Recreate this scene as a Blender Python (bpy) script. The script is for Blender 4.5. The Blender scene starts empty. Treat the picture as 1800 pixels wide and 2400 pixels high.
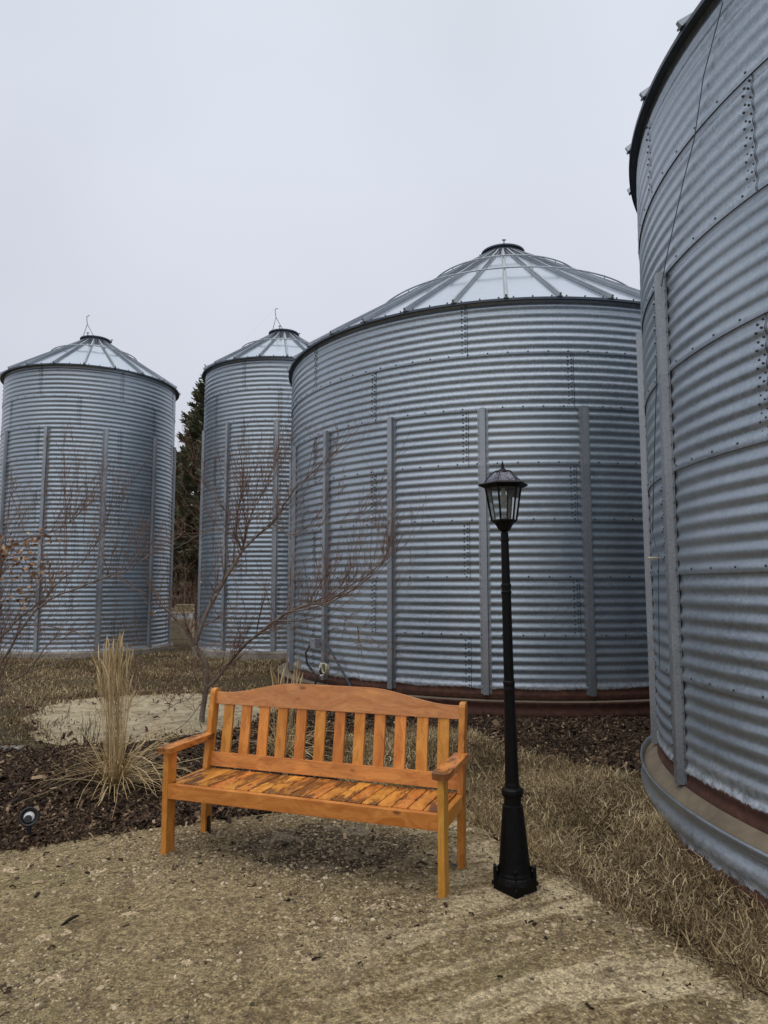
import bpy, bmesh, math, random
import numpy as np
from mathutils import Vector, Matrix
rad = math.radians
random.seed(7); RNG = np.random.default_rng(7)
scn = bpy.context.scene
COL = scn.collection

# ---------------------------------------------------------------- camera, sky, sun, exposure
CAM_H, FPX, PITCH = 1.6, 1667.65, rad(5.888)
cam = bpy.data.cameras.new('camera'); cam_o = bpy.data.objects.new('camera', cam); COL.objects.link(cam_o)
cam_o.location = (0, 0, CAM_H); cam_o.rotation_euler = (rad(90) + PITCH, 0, rad(0.02))
cam.sensor_fit = 'VERTICAL'; cam.sensor_height = 36.0; cam.lens = FPX / 2400 * 36.0
cam.clip_start = .05; cam.clip_end = 3000
scn.camera = cam_o
SUN_EL, SUN_AZ = 66, -150          # azimuth from +Y towards +X: behind the camera, to the left
w = bpy.data.worlds.new('World'); scn.world = w; w.use_nodes = True
nt = w.node_tree; nt.nodes.clear()
def N(t, ty, **kw):
    n = t.nodes.new(ty)
    for k, v in kw.items(): setattr(n, k, v)
    return n
def sky_world():
    L = nt.links.new
    out = N(nt, 'ShaderNodeOutputWorld'); bg = N(nt, 'ShaderNodeBackground'); bg.inputs['Strength'].default_value = .1
    sky = N(nt, 'ShaderNodeTexSky'); sky.sky_type = 'NISHITA'; sky.sun_disc = False
    sky.sun_elevation = rad(SUN_EL); sky.sun_rotation = rad(SUN_AZ); sky.dust_density = 6; sky.air_density = 1.2
    tc = N(nt, 'ShaderNodeTexCoord'); sep = N(nt, 'ShaderNodeSeparateXYZ'); L(tc.outputs['Generated'], sep.inputs[0])
    rmp = N(nt, 'ShaderNodeValToRGB'); e = rmp.color_ramp.elements       # overcast cloud, brighter towards the zenith
    e[0].position = 0; e[0].color = (.50, .535, .61, 1)
    e[1].position = 1; e[1].color = (1.95, 1.97, 2.0, 1)
    for p, c in ((.12, (.675, .695, .775, 1)), (.45, (.69, .725, .815, 1)), (.66, (.72, .77, .85, 1)), (.84, (1.05, 1.09, 1.15, 1))):
        k = e.new(p); k.color = c
    L(sep.outputs['Z'], rmp.inputs[0])
    nz = N(nt, 'ShaderNodeTexNoise'); nz.inputs['Scale'].default_value = 1.9; nz.inputs['Detail'].default_value = 3; nz.inputs['Roughness'].default_value = .45
    L(tc.outputs['Generated'], nz.inputs['Vector'])
    mr = N(nt, 'ShaderNodeMapRange'); mr.inputs[1].default_value = .3; mr.inputs[2].default_value = .7
    mr.inputs[3].default_value = 9.1; mr.inputs[4].default_value = 10.7; L(nz.outputs[0], mr.inputs[0])
    mul = N(nt, 'ShaderNodeVectorMath', operation='SCALE'); L(rmp.outputs[0], mul.inputs[0]); L(mr.outputs[0], mul.inputs['Scale'])
    mix = N(nt, 'ShaderNodeMix', data_type='RGBA'); mix.inputs[0].default_value = .06
    L(mul.outputs[0], mix.inputs[6]); L(sky.outputs[0], mix.inputs[7])
    L(mix.outputs[2], bg.inputs[0]); L(bg.outputs[0], out.inputs[0])
sky_world()
sun = bpy.data.lights.new('sun', 'SUN'); sun.energy = .8; sun.angle = rad(70); sun.color = (1, .96, .9)
sun_o = bpy.data.objects.new('sun', sun); COL.objects.link(sun_o); sun_o.location = (-3, -6, 9)
sd = Vector((math.sin(rad(SUN_AZ)) * math.cos(rad(SUN_EL)), math.cos(rad(SUN_AZ)) * math.cos(rad(SUN_EL)), math.sin(rad(SUN_EL))))
sun_o.rotation_euler = (-sd).to_track_quat('-Z', 'Y').to_euler()
scn.view_settings.view_transform = 'Standard'; scn.view_settings.look = 'None'
scn.view_settings.exposure = 0; scn.view_settings.gamma = 1

# ---------------------------------------------------------------- where a pixel of the 1800x2400 photograph lies in the place
def ray(x, y):
    u = (x - 900) / FPX; v = (1200 - y) / FPX
    return np.array([u, math.cos(PITCH) - v * math.sin(PITCH), math.sin(PITCH) + v * math.cos(PITCH)])
def gnd(x, y, z=0.):
    d = ray(x, y); t = (z - CAM_H) / d[2]; return (d[0] * t, d[1] * t)
def at(x, y, Y):
    d = ray(x, y); t = Y / d[1]; return Vector((d[0] * t, Y, CAM_H + d[2] * t))

# ---------------------------------------------------------------- mesh helpers
class MB:
    def __init__(s): s.v = []; s.f = []; s.m = []; s.n = 0; s.tint = []
    def add(s, v, f, m=0, tint=0.):
        v = np.asarray(v, float); s.v.append(v); s.tint.append(np.broadcast_to(np.asarray(tint, float), (len(v),)))
        for a in (f if isinstance(f, list) else [f]):
            a = np.asarray(a, int) + s.n; s.f.append(a); s.m.append(np.full(len(a), m, int))
        s.n += len(v)
    def box(s, c, d, R=None, m=0, tint=0.):
        q = np.array([[x, y, z] for x in (-.5, .5) for y in (-.5, .5) for z in (-.5, .5)]) * np.array(d)
        if R is not None: q = q @ np.array(R.to_3x3()).T
        s.add(q + np.array(c), [np.array([[0, 1, 3, 2], [4, 6, 7, 5], [0, 4, 5, 1], [2, 3, 7, 6], [0, 2, 6, 4], [1, 5, 7, 3]])], m, tint)
    def lathe(s, prof, n=24, c=(0, 0, 0), a0=0., m=0, cap0=False, cap1=False, tint=0.):
        prof = np.asarray(prof, float); k = len(prof); a = a0 + np.arange(n) * 2 * math.pi / n
        v = np.stack([prof[:, None, 0] * np.cos(a), prof[:, None, 0] * np.sin(a), np.repeat(prof[:, 1:2], n, 1)], -1).reshape(-1, 3) + np.array(c)
        i, j = np.meshgrid(np.arange(k - 1), np.arange(n), indexing='ij'); j2 = (j + 1) % n
        s.add(v, [np.stack([i * n + j, i * n + j2, (i + 1) * n + j2, (i + 1) * n + j], -1).reshape(-1, 4)], m, tint)
        b = s.n - k * n
        for flag, r, o in ((cap0, 0, -1), (cap1, k - 1, 1)):
            if flag:
                idx = [b + r * n + q for q in range(n)][::o]
                s.f.append(np.array([idx])); s.m.append(np.array([m]))
    def tube(s, P, r, sides=6, m=0, tint=0., cap=True):
        P = np.asarray(P, float); k = len(P); r = np.broadcast_to(np.asarray(r, float), (k,))
        T = np.gradient(P, axis=0); T /= np.linalg.norm(T, axis=1)[:, None] + 1e-12
        up = np.array([0, 0, 1.]) if abs(T[0, 2]) < .9 else np.array([1., 0, 0])
        A = np.zeros((k, 3)); a = np.cross(T[0], up); a /= np.linalg.norm(a)
        for i in range(k):
            a = a - T[i] * (a @ T[i]); a /= np.linalg.norm(a) + 1e-12; A[i] = a
        B = np.cross(T, A); t = np.arange(sides) * 2 * math.pi / sides
        v = (P[:, None] + r[:, None, None] * (A[:, None] * np.cos(t)[None, :, None] + B[:, None] * np.sin(t)[None, :, None])).reshape(-1, 3)
        i, j = np.meshgrid(np.arange(k - 1), np.arange(sides), indexing='ij'); j2 = (j + 1) % sides
        s.add(v, [np.stack([i * sides + j, i * sides + j2, (i + 1) * sides + j2, (i + 1) * sides + j], -1).reshape(-1, 4)], m, tint)
        if cap:
            b = s.n - k * sides
            s.f.append(np.array([[b + q for q in range(sides)][::-1]])); s.m.append(np.array([m]))
            s.f.append(np.array([[b + (k - 1) * sides + q for q in range(sides)]])); s.m.append(np.array([m]))
    def build(s, name, mats, parent=None, smooth=False, loc=None, bevel=0, tint=False):
        me = bpy.data.meshes.new(name)
        v = np.concatenate(s.v); cnt = np.concatenate([np.full(len(a), a.shape[1]) for a in s.f]); lp = np.concatenate([a.ravel() for a in s.f])
        me.vertices.add(len(v)); me.vertices.foreach_set('co', v.astype(np.float32).ravel())
        me.loops.add(len(lp)); me.loops.foreach_set('vertex_index', lp.astype(np.int32))
        me.polygons.add(len(cnt)); st = np.concatenate([[0], np.cumsum(cnt)[:-1]])
        me.polygons.foreach_set('loop_start', st.astype(np.int32)); me.polygons.foreach_set('loop_total', cnt.astype(np.int32))
        me.polygons.foreach_set('material_index', np.concatenate(s.m).astype(np.int32))
        me.polygons.foreach_set('use_smooth', np.full(len(cnt), bool(smooth)))
        me.update(calc_edges=True); me.validate()
        if tint:
            at_ = me.attributes.new('tint', 'FLOAT', 'POINT'); at_.data.foreach_set('value', np.concatenate(s.tint).astype(np.float32))
        for mt in (mats if isinstance(mats, (list, tuple)) else [mats]): me.materials.append(mt)
        if bevel:
            bm = bmesh.new(); bm.from_mesh(me)
            es = [e for e in bm.edges if len(e.link_faces) == 2 and e.calc_face_angle(0) > .5]
            bmesh.ops.bevel(bm, geom=es, offset=bevel, segments=2, affect='EDGES', profile=.6); bm.to_mesh(me); bm.free()
        o = bpy.data.objects.new(name, me); COL.objects.link(o)
        if parent is not None: o.parent = parent
        if loc is not None: o.location = loc
        return o
def tag(o, label=None, cat=None, group=None, kind=None):
    for k, v in (('label', label), ('category', cat), ('group', group), ('kind', kind)):
        if v: o[k] = v
    return o
def empty(name, loc, rz=0):
    o = bpy.data.objects.new(name, None); COL.objects.link(o); o.location = loc; o.rotation_euler = (0, 0, rz); return o

# ---------------------------------------------------------------- materials
def new_mat(name):
    m = bpy.data.materials.new(name); m.use_nodes = True; t = m.node_tree; b = t.nodes['Principled BSDF']; return m, t, b
def ramp(t, src, stops, interp='LINEAR'):
    r = N(t, 'ShaderNodeValToRGB'); r.color_ramp.interpolation = interp; e = r.color_ramp.elements
    def c4(c): return (c, c, c, 1) if not isinstance(c, (tuple, list)) else tuple(c) + (1,)
    e[0].position, e[0].color = stops[0][0], c4(stops[0][1]); e[1].position, e[1].color = stops[-1][0], c4(stops[-1][1])
    for p, c in stops[1:-1]: k = e.new(p); k.color = c4(c)
    t.links.new(src, r.inputs[0]); return r.outputs[0]
def noise(t, vec, scale, detail=4, rough=.55, dist=0., kind='noise'):
    if kind == 'noise':
        n = N(t, 'ShaderNodeTexNoise'); n.inputs['Detail'].default_value = detail; n.inputs['Roughness'].default_value = rough; n.inputs['Distortion'].default_value = dist
    else: n = N(t, 'ShaderNodeTexVoronoi')
    n.inputs['Scale'].default_value = scale
    if vec is not None: t.links.new(vec, n.inputs['Vector'])
    return n
def mixc(t, fac, a, b, mode='MIX'):
    x = N(t, 'ShaderNodeMix', data_type='RGBA', blend_type=mode)
    for s, i in ((fac, 0), (a, 6), (b, 7)):
        if hasattr(s, 'is_output'): t.links.new(s, x.inputs[i])
        elif i == 0: x.inputs[0].default_value = s
        else: x.inputs[i].default_value = (s, s, s, 1) if not isinstance(s, (tuple, list)) else tuple(s) + (1,)
    return x.outputs[2]
def math_(t, op, a, b=0.):
    x = N(t, 'ShaderNodeMath', operation=op)
    for s, i in ((a, 0), (b, 1)):
        if hasattr(s, 'is_output'): t.links.new(s, x.inputs[i])
        else: x.inputs[i].default_value = s
    return x.outputs[0]
def bump(t, b, h, strength=.4, dist=.01):
    x = N(t, 'ShaderNodeBump'); x.inputs['Strength'].default_value = strength; x.inputs['Distance'].default_value = dist
    t.links.new(h, x.inputs['Height']); t.links.new(x.outputs[0], b.inputs['Normal'])
def objco(t): return N(t, 'ShaderNodeTexCoord').outputs['Object']
def mapped(t, vec, scale=(1, 1, 1), loc=None):
    m = N(t, 'ShaderNodeMapping'); m.inputs['Scale'].default_value = scale; t.links.new(vec, m.inputs[0])
    if loc is not None: t.links.new(loc, m.inputs['Location'])
    return m.outputs[0]
def attr(t, name='tint'):
    a = N(t, 'ShaderNodeAttribute'); a.attribute_name = name; return a.outputs['Fac']

def galvanised(name, z_rust=None, hi=(.405, .455, .505), lo=(.24, .285, .33), rough=(.28, .46), spangle=42, h_rust=.10, bmp=.25, streak=.3):
    m, t, b = new_mat(name); co = objco(t)
    v = noise(t, co, spangle, kind='v'); n1 = noise(t, co, 1.1, 5); n2 = noise(t, co, 60, 3)
    sg = math_(t, 'ADD', .45, math_(t, 'MULTIPLY', attr(t), .55))         # some sheets have a much coarser spangle
    f0 = math_(t, 'ADD', math_(t, 'MULTIPLY', ramp(t, v.outputs['Color'], [(.2, 0.), (.8, 1.)]), .5), math_(t, 'MULTIPLY', ramp(t, n2.outputs[0], [(.42, 0.), (.6, 1.)]), .5))
    f = math_(t, 'ADD', math_(t, 'MULTIPLY', f0, sg), math_(t, 'MULTIPLY', ramp(t, n1.outputs[0], [(.35, 0.), (.65, 1.)]), math_(t, 'SUBTRACT', 1., sg)))
    col = mixc(t, f, lo, hi)
    st = noise(t, mapped(t, co, (5, 5, .35)), 1.6, 5)          # run-off streaks
    col = mixc(t, ramp(t, st.outputs[0], [(.52, 0.), (.75, streak)]), col, (.36, .385, .41))
    ro = N(t, 'ShaderNodeMapRange'); ro.inputs[3].default_value = rough[0]; ro.inputs[4].default_value = rough[1]; t.links.new(f, ro.inputs[0])
    rough_o = ro.outputs[0]; metal = None
    if z_rust is not None:
        sp = N(t, 'ShaderNodeSeparateXYZ'); t.links.new(co, sp.inputs[0]); z = math_(t, 'SUBTRACT', sp.outputs['Z'], z_rust)
        jag = noise(t, mapped(t, co, (26, 26, 5)), 1, 4, .7); big = noise(t, co, 1.7, 2)
        edge = math_(t, 'ADD', math_(t, 'MULTIPLY', jag.outputs[0], h_rust * .5), math_(t, 'MULTIPLY', big.outputs[0], h_rust * 1.1))
        d = math_(t, 'SUBTRACT', edge, z)                         # >0 inside rust
        rust = ramp(t, math_(t, 'ADD', math_(t, 'MULTIPLY', d, 40.), .5), [(.3, 0.), (.7, 1.)])
        pale = ramp(t, math_(t, 'MULTIPLY', math_(t, 'ADD', d, .16), 5.), [(.05, 0.), (.8, .8)])
        pale = math_(t, 'MULTIPLY', pale, ramp(t, noise(t, co, 24, 5, .7).outputs[0], [(.38, 0.), (.58, 1.)]))
        rc = ramp(t, noise(t, co, 14, 5, .7).outputs[0], [(.3, (.035, .014, .01)), (.55, (.075, .028, .016)), (.75, (.14, .055, .025))])
        col = mixc(t, pale, col, (.62, .66, .72)); col = mixc(t, rust, col, rc)
        metal = math_(t, 'MULTIPLY', math_(t, 'SUBTRACT', 1., rust), math_(t, 'SUBTRACT', .70, math_(t, 'MULTIPLY', pale, .5)))
        rough_o = mixc(t, rust, rough_o, .85)
    t.links.new(col, b.inputs['Base Color']); t.links.new(rough_o, b.inputs['Roughness'])
    if metal is None: b.inputs['Metallic'].default_value = .9
    else: t.links.new(metal, b.inputs['Metallic'])
    hb = math_(t, 'ADD', math_(t, 'MULTIPLY', v.outputs['Distance'], .3), n2.outputs[0]); bump(t, b, hb, bmp, .0012)
    return m
def plain(name, col, rough=.6, metal=0., var=.25, scale=8, bmp=.15, bd=.002):
    m, t, b = new_mat(name); co = objco(t); n = noise(t, co, scale, 5, .65)
    c = ramp(t, n.outputs[0], [(.3, tuple(x * (1 - var) for x in col)), (.7, tuple(min(1, x * (1 + var)) for x in col))])
    t.links.new(c, b.inputs['Base Color']); b.inputs['Roughness'].default_value = rough; b.inputs['Metallic'].default_value = metal
    if bmp: bump(t, b, noise(t, co, scale * 7, 4).outputs[0], bmp, bd)
    return m
def wood(name, axis, dark=(.52, .185, .026), light=(.76, .325, .062), stain=0., weather=0.):
    m, t, b = new_mat(name); co = objco(t)
    rnd = attr(t); cmb = N(t, 'ShaderNodeCombineXYZ')      # each board carries its own number
    for i in range(3): t.links.new(math_(t, 'MULTIPLY', rnd, 7.3 + 3 * i), cmb.inputs[i])
    sc = [30., 30., 30.]; sc[axis] = 1.6
    v = mapped(t, co, sc, cmb.outputs[0])
    warp = noise(t, mapped(t, co, [3. if i != axis else 1.5 for i in range(3)], cmb.outputs[0]), 1.5, 2)
    vv = N(t, 'ShaderNodeVectorMath', operation='ADD'); t.links.new(v, vv.inputs[0])
    wv = N(t, 'ShaderNodeVectorMath', operation='SCALE'); t.links.new(warp.outputs['Color'], wv.inputs[0]); wv.inputs['Scale'].default_value = 9
    t.links.new(wv.outputs[0], vv.inputs[1])
    g = noise(t, vv.outputs[0], .55, 5, .6, .4); g2 = noise(t, vv.outputs[0], 2.6, 3)
    col = ramp(t, g.outputs[0], [(.36, dark), (.5, tuple((a + c) / 2 for a, c in zip(dark, light))), (.63, light)])
    col = mixc(t, math_(t, 'MULTIPLY', ramp(t, g2.outputs[0], [(.55, 0.), (.68, 1.)]), .35), col, tuple(x * .42 for x in dark))
    # board-to-board difference
    hsv = N(t, 'ShaderNodeHueSaturation'); t.links.new(col, hsv.inputs['Color'])
    mr = N(t, 'ShaderNodeMapRange'); t.links.new(rnd, mr.inputs[0]); mr.inputs[3].default_value = .84; mr.inputs[4].default_value = 1.14; t.links.new(mr.outputs[0], hsv.inputs['Value'])
    mr2 = N(t, 'ShaderNodeMapRange'); t.links.new(math_(t, 'FRACT', math_(t, 'MULTIPLY', rnd, 17.3)), mr2.inputs[0]); mr2.inputs[3].default_value = .490; mr2.inputs[4].default_value = .507; t.links.new(mr2.outputs[0], hsv.inputs['Hue'])
    col = hsv.outputs[0]
    kn = noise(t, mapped(t, co, [9. if i != axis else 4. for i in range(3)], cmb.outputs[0]), .9, kind='v')
    col = mixc(t, ramp(t, kn.outputs['Distance'], [(.055, .85), (.12, 0.)]), col, (.13, .04, .012))
    if stain:
        s_ = noise(t, mapped(t, co, [8. if i != axis else 2.6 for i in range(3)], cmb.outputs[0]), 1.2, 5, .62, .5)
        fine = noise(t, vv.outputs[0], 1.6, 4)
        sf = ramp(t, math_(t, 'ADD', math_(t, 'MULTIPLY', s_.outputs[0], .8), math_(t, 'MULTIPLY', fine.outputs[0], .22)), [(.475, 0.), (.56, stain)])
        col = mixc(t, sf, col, (.085, .034, .016))
    if weather:
        w_ = noise(t, mapped(t, co, [14. if i != axis else 5. for i in range(3)]), 1.3, 6, .7)
        col = mixc(t, ramp(t, w_.outputs[0], [(.35, weather), (.62, 0.)]), col, (.43, .19, .085))
    t.links.new(col, b.inputs['Base Color'])
    ro = ramp(t, g.outputs[0], [(.3, .34), (.7, .5)]); ro = mixc(t, sf, ro, .2) if stain else ro; t.links.new(ro, b.inputs['Roughness'])
    b.inputs['Specular IOR Level'].default_value = .45
    bump(t, b, g.outputs[0], .3, .002); return m
def tinted(name, stops, rough=.85, trans=0., bmp=0.):
    m, t, b = new_mat(name); c = ramp(t, attr(t), stops); t.links.new(c, b.inputs['Base Color']); b.inputs['Roughness'].default_value = rough
    b.inputs['Specular IOR Level'].default_value = .25
    if bmp: bump(t, b, noise(t, objco(t), 120, 4).outputs[0], bmp, .002)
    return m
M = {}
M['bolt'] = plain('bolt_steel_lap_shade', (.06, .064, .072), .5, .6, bmp=0)  # bolts, and the dark strips painted as shadow lines along the sheet laps
M['stiff'] = galvanised('galvanised_channel', hi=(.46, .485, .51), lo=(.24, .26, .285), spangle=70, rough=(.42, .6))
M['roof'] = galvanised('galvanised_roof', hi=(.58, .635, .70), lo=(.51, .565, .63), rough=(.13, .2), spangle=12, bmp=.04, streak=.1)
M['roof_rib'] = galvanised('galvanised_rib', hi=(.42, .45, .48), lo=(.27, .30, .33), rough=(.4, .55))
M['dark_steel'] = plain('weathered_dark_steel', (.07, .085, .11), .5, .5, bmp=0)
M['concrete'] = plain('pad_concrete', (.165, .13, .088), .9, 0, .3, 5, .4)
M['old_concrete'] = plain('old_concrete', (.23, .20, .165), .9, 0, .45, 3, .5, .006)
M['rod'] = plain('galvanised_rod', (.35, .37, .4), .4, .8, bmp=0)
M['white'] = plain('white_plastic', (.78, .78, .76), .45, bmp=0, var=.06)
M['cream'] = plain('cream_plastic', (.55, .50, .34), .5, bmp=0, var=.2)
M['grey_box'] = plain('grey_steel_box', (.30, .32, .36), .5, .5, var=.15)
M['rubber'] = plain('black_rubber', (.012, .012, .014), .5, bmp=0)

# ---------------------------------------------------------------- ground
def smooth01(x): x = np.clip(x, 0, 1); return x * x * (3 - 2 * x)
def wav(poly, amp, step, seed, close=True):
    rr = np.random.default_rng(seed); P = np.array(poly, float); out = []
    for i in range(len(P)):
        a, b_ = P[i], P[(i + 1) % len(P)]; L = np.hypot(*(b_ - a)); k = max(1, int(L / step))
        nn = np.array([-(b_ - a)[1], (b_ - a)[0]]) / (L + 1e-9)
        for q in range(k): out.append(a + (b_ - a) * q / k + (nn * rr.normal(0, amp) if 0 < q else 0))
    return np.array(out)
def inside(P, x, y):
    r = np.zeros(x.shape, bool); n = len(P)
    for i in range(n):
        (x1, y1), (x2, y2) = P[i], P[(i + 1) % n]
        if y1 == y2: continue
        r ^= ((y1 > y) != (y2 > y)) & (x < (x2 - x1) * (y - y1) / (y2 - y1) + x1)
    return r
def nearest(P, x, y):
    bx = np.full(x.shape, 1e9); qx = x.copy(); qy = y.copy()
    for i in range(len(P)):
        a = P[i]; d = P[(i + 1) % len(P)] - a; L = d @ d + 1e-12
        t = np.clip(((x - a[0]) * d[0] + (y - a[1]) * d[1]) / L, 0, 1); px = a[0] + t * d[0]; py = a[1] + t * d[1]
        dd = (x - px) ** 2 + (y - py) ** 2; m = dd < bx; bx = np.where(m, dd, bx); qx = np.where(m, px, qx); qy = np.where(m, py, qy)
    return np.sqrt(bx), qx, qy
SLAB0 = [(-9, 1.2), (-2.3, 4.45), (-1.95, 4.66), (-1.54, 4.86), (-.61, 5.27), (.05, 5.5), (.5, 5.32), (.66, 4.75), (.86, 4.26), (1.04, 4.10), (1.12, 3.78), (1.24, 3.56), (1.37, 3.18), (1.48, 2.96), (1.9, 2.55), (3.2, 1.5), (4.2, -.5), (4.2, -6), (-9, -6)]
SLAB = wav(SLAB0, .016, .10, 3)
def vnoise(x, y, s, seed):
    r = np.random.default_rng(seed); G = r.random((64, 64)); u = x * s; v = y * s; i = np.floor(u).astype(int); j = np.floor(v).astype(int)
    fu = smooth01(u - i); fv = smooth01(v - j); g = lambda a, b_: G[a % 64, b_ % 64]
    return (g(i, j) * (1 - fu) + g(i + 1, j) * fu) * (1 - fv) + (g(i, j + 1) * (1 - fu) + g(i + 1, j + 1) * fu) * fv - .5
def HG(x, y):
    x = np.asarray(x, float); y = np.asarray(y, float)
    d, _, _ = nearest(np.array(SLAB0), x, y); d = np.where(inside(np.array(SLAB0), x, y), 0, d)
    return .14 * smooth01(d / 1.7) + smooth01(d / .6) * (.03 * vnoise(x, y, .9, 1) + .014 * vnoise(x, y, 3.1, 2))
def HS(x, y): return .014 + .012 * vnoise(x, y, 1.3, 5) + .005 * vnoise(x, y, 5, 6) + .0035 * vnoise(x, y, 17, 7) + .002 * vnoise(x, y, 43, 8)
def lines(*seg):
    out = []
    for a, b_, s in seg: out.append(np.arange(a, b_, s))
    return np.concatenate(out + [[seg[-1][1]]])
def sheet(poly, xs, ys, hf):
    X, Y = np.meshgrid(xs, ys, indexing='ij')
    if poly is not None:
        ins = inside(poly, X, Y); _, qx, qy = nearest(poly, X, Y)
        q = ins[:-1, :-1] | ins[1:, :-1] | ins[1:, 1:] | ins[:-1, 1:]
        X = np.where(ins, X, qx); Y = np.where(ins, Y, qy)
    else: q = np.ones((len(xs) - 1, len(ys) - 1), bool)
    Z = hf(X, Y); idx = np.arange(X.size).reshape(X.shape)
    F = np.stack([idx[:-1, :-1], idx[1:, :-1], idx[1:, 1:], idx[:-1, 1:]], -1)[q]
    used, inv = np.unique(F, return_inverse=True)
    mb = MB(); mb.add(np.stack([X.ravel(), Y.ravel(), Z.ravel()], -1)[used], inv.reshape(F.shape)); return mb

def ground_mats():
    m, t, b = new_mat('dormant_lawn'); co = objco(t)
    n = noise(t, co, 1.3, 6, .75, .5); n2 = noise(t, mapped(t, co, (1, 1.6, 1)), 18, 7, .85, .3); n3 = noise(t, co, .35, 3)
    c = ramp(t, n2.outputs[0], [(.40, (.028, .018, .010)), (.5, (.095, .066, .033)), (.60, (.23, .165, .082))])
    c = mixc(t, ramp(t, n.outputs[0], [(.42, 0.), (.64, .75)]), c, (.085, .075, .026))
    c = mixc(t, ramp(t, n3.outputs[0], [(.5, 0.), (.7, .5)]), c, (.21, .165, .10))
    t.links.new(c, b.inputs['Base Color']); b.inputs['Roughness'].default_value = .95; b.inputs['Specular IOR Level'].default_value = .15
    bump(t, b, n2.outputs[0], 1., .06); M['lawn'] = m
    m, t, b = new_mat('gravelly_slab'); co = objco(t)
    n = noise(t, co, .9, 6, .65); n2 = noise(t, co, 34, 6, .8); n3 = noise(t, co, 6, 6, .75, .4); v = noise(t, co, 62, kind='v'); rt_ = N(t, 'ShaderNodeMapping'); rt_.inputs['Rotation'].default_value = (0, 0, rad(-24)); t.links.new(co, rt_.inputs[0])
    st = noise(t, mapped(t, rt_.outputs[0], (.55, 2.3, 1)), 1.6, 7, .68, .6)
    sx = N(t, 'ShaderNodeSeparateXYZ'); t.links.new(co, sx.inputs[0]); worn = ramp(t, math_(t, 'ADD', math_(t, 'MULTIPLY', sx.outputs['X'], .4), .5), [(.30, .12), (.75, 1.)])
    c = ramp(t, n2.outputs[0], [(.37, (.088, .058, .027)), (.47, (.225, .166, .082)), (.60, (.40, .308, .168))])
    c = mixc(t, ramp(t, n.outputs[0], [(.46, 0.), (.64, .5)]), c, (.20, .165, .075))           # olive algae
    c = mixc(t, math_(t, 'MULTIPLY', worn, ramp(t, st.outputs[0], [(.48, 0.), (.54, .9)])), c, (.56, .455, .275))             # worn pale streaks
    c = mixc(t, ramp(t, n3.outputs[0], [(.52, 0.), (.60, .6)]), c, (.13, .085, .047))
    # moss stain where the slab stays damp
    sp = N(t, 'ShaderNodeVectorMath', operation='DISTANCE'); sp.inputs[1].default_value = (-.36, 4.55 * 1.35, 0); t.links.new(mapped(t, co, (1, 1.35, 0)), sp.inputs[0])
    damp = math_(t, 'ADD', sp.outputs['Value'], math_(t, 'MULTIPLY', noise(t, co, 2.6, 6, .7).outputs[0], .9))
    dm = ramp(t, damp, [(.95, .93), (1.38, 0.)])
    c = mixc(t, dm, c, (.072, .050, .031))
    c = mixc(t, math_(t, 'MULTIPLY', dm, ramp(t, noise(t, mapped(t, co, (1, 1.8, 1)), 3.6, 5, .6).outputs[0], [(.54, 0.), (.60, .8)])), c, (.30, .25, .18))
    gr = mixc(t, 1., ramp(t, v.outputs['Color'], [(.25, .6), (.7, 1.4)]), ramp(t, noise(t, co, 105, 3, .8).outputs[0], [(.40, .35), (.5, 1.), (.6, 1.6)]), 'MULTIPLY'); fl = noise(t, co, 4.2, 4, .6, .3); c = mixc(t, ramp(t, fl.outputs[0], [(.655, 0.), (.67, .8)]), c, (.58, .44, .28)); c = mixc(t, .55, c, gr, 'MULTIPLY')
    t.links.new(c, b.inputs['Base Color']); b.inputs['Roughness'].default_value = .9; b.inputs['Specular IOR Level'].default_value = .25
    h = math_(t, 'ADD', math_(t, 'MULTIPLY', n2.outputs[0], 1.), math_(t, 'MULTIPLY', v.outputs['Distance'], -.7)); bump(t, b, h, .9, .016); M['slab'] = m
    m, t, b = new_mat('limestone_path'); co = objco(t); n = noise(t, co, 5.5, 8, .8, .8); n2 = noise(t, co, 30, 5, .75)
    c = ramp(t, n.outputs[0], [(.38, (.19, .145, .085)), (.49, (.37, .30, .185)), (.60, (.50, .42, .275))]); c = mixc(t, .4, c, ramp(t, n2.outputs[0], [(.3, .5), (.7, 1.4)]), 'MULTIPLY')
    t.links.new(c, b.inputs['Base Color']); b.inputs['Roughness'].default_value = .95; bump(t, b, n2.outputs[0], .7, .02); M['path'] = m
    m, t, b = new_mat('bark_mulch'); co = objco(t); v = noise(t, mapped(t, co, (1, 1.7, 1)), 26, kind='v'); n = noise(t, co, 38, 5, .7)
    c = ramp(t, v.outputs['Color'], [(.25, (.010, .006, .005)), (.55, (.045, .026, .017)), (.75, (.12, .078, .052))])
    t.links.new(c, b.inputs['Base Color']); b.inputs['Roughness'].default_value = .9; bump(t, b, math_(t, 'ADD', v.outputs['Distance'], n.outputs[0]), 1., .03); M['mulch'] = m
ground_mats()
M['chip'] = tinted('bark_chip', [(0, (.014, .008, .005)), (.45, (.056, .032, .018)), (.72, (.125, .078, .045)), (.9, (.24, .165, .098)), (1, (.50, .38, .24))], .8, bmp=.5)
M['pebble'] = tinted('pebble', [(0, (.06, .043, .028)), (.3, (.17, .13, .08)), (.7, (.36, .28, .17)), (1, (.64, .54, .38))], .85)
M['dry_grass'] = tinted('dry_grass', [(0, (.075, .044, .022)), (.3, (.175, .118, .057)), (.65, (.38, .285, .15)), (1, (.70, .57, .34))], .75)
M['straw'] = tinted('pale_straw', [(0, (.16, .105, .05)), (.5, (.42, .32, .175)), (1, (.74, .62, .40))], .75)
M['feather'] = tinted('feather_reed', [(0, (.16, .098, .042)), (.4, (.40, .285, .135)), (1, (.66, .52, .30))], .7)

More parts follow.
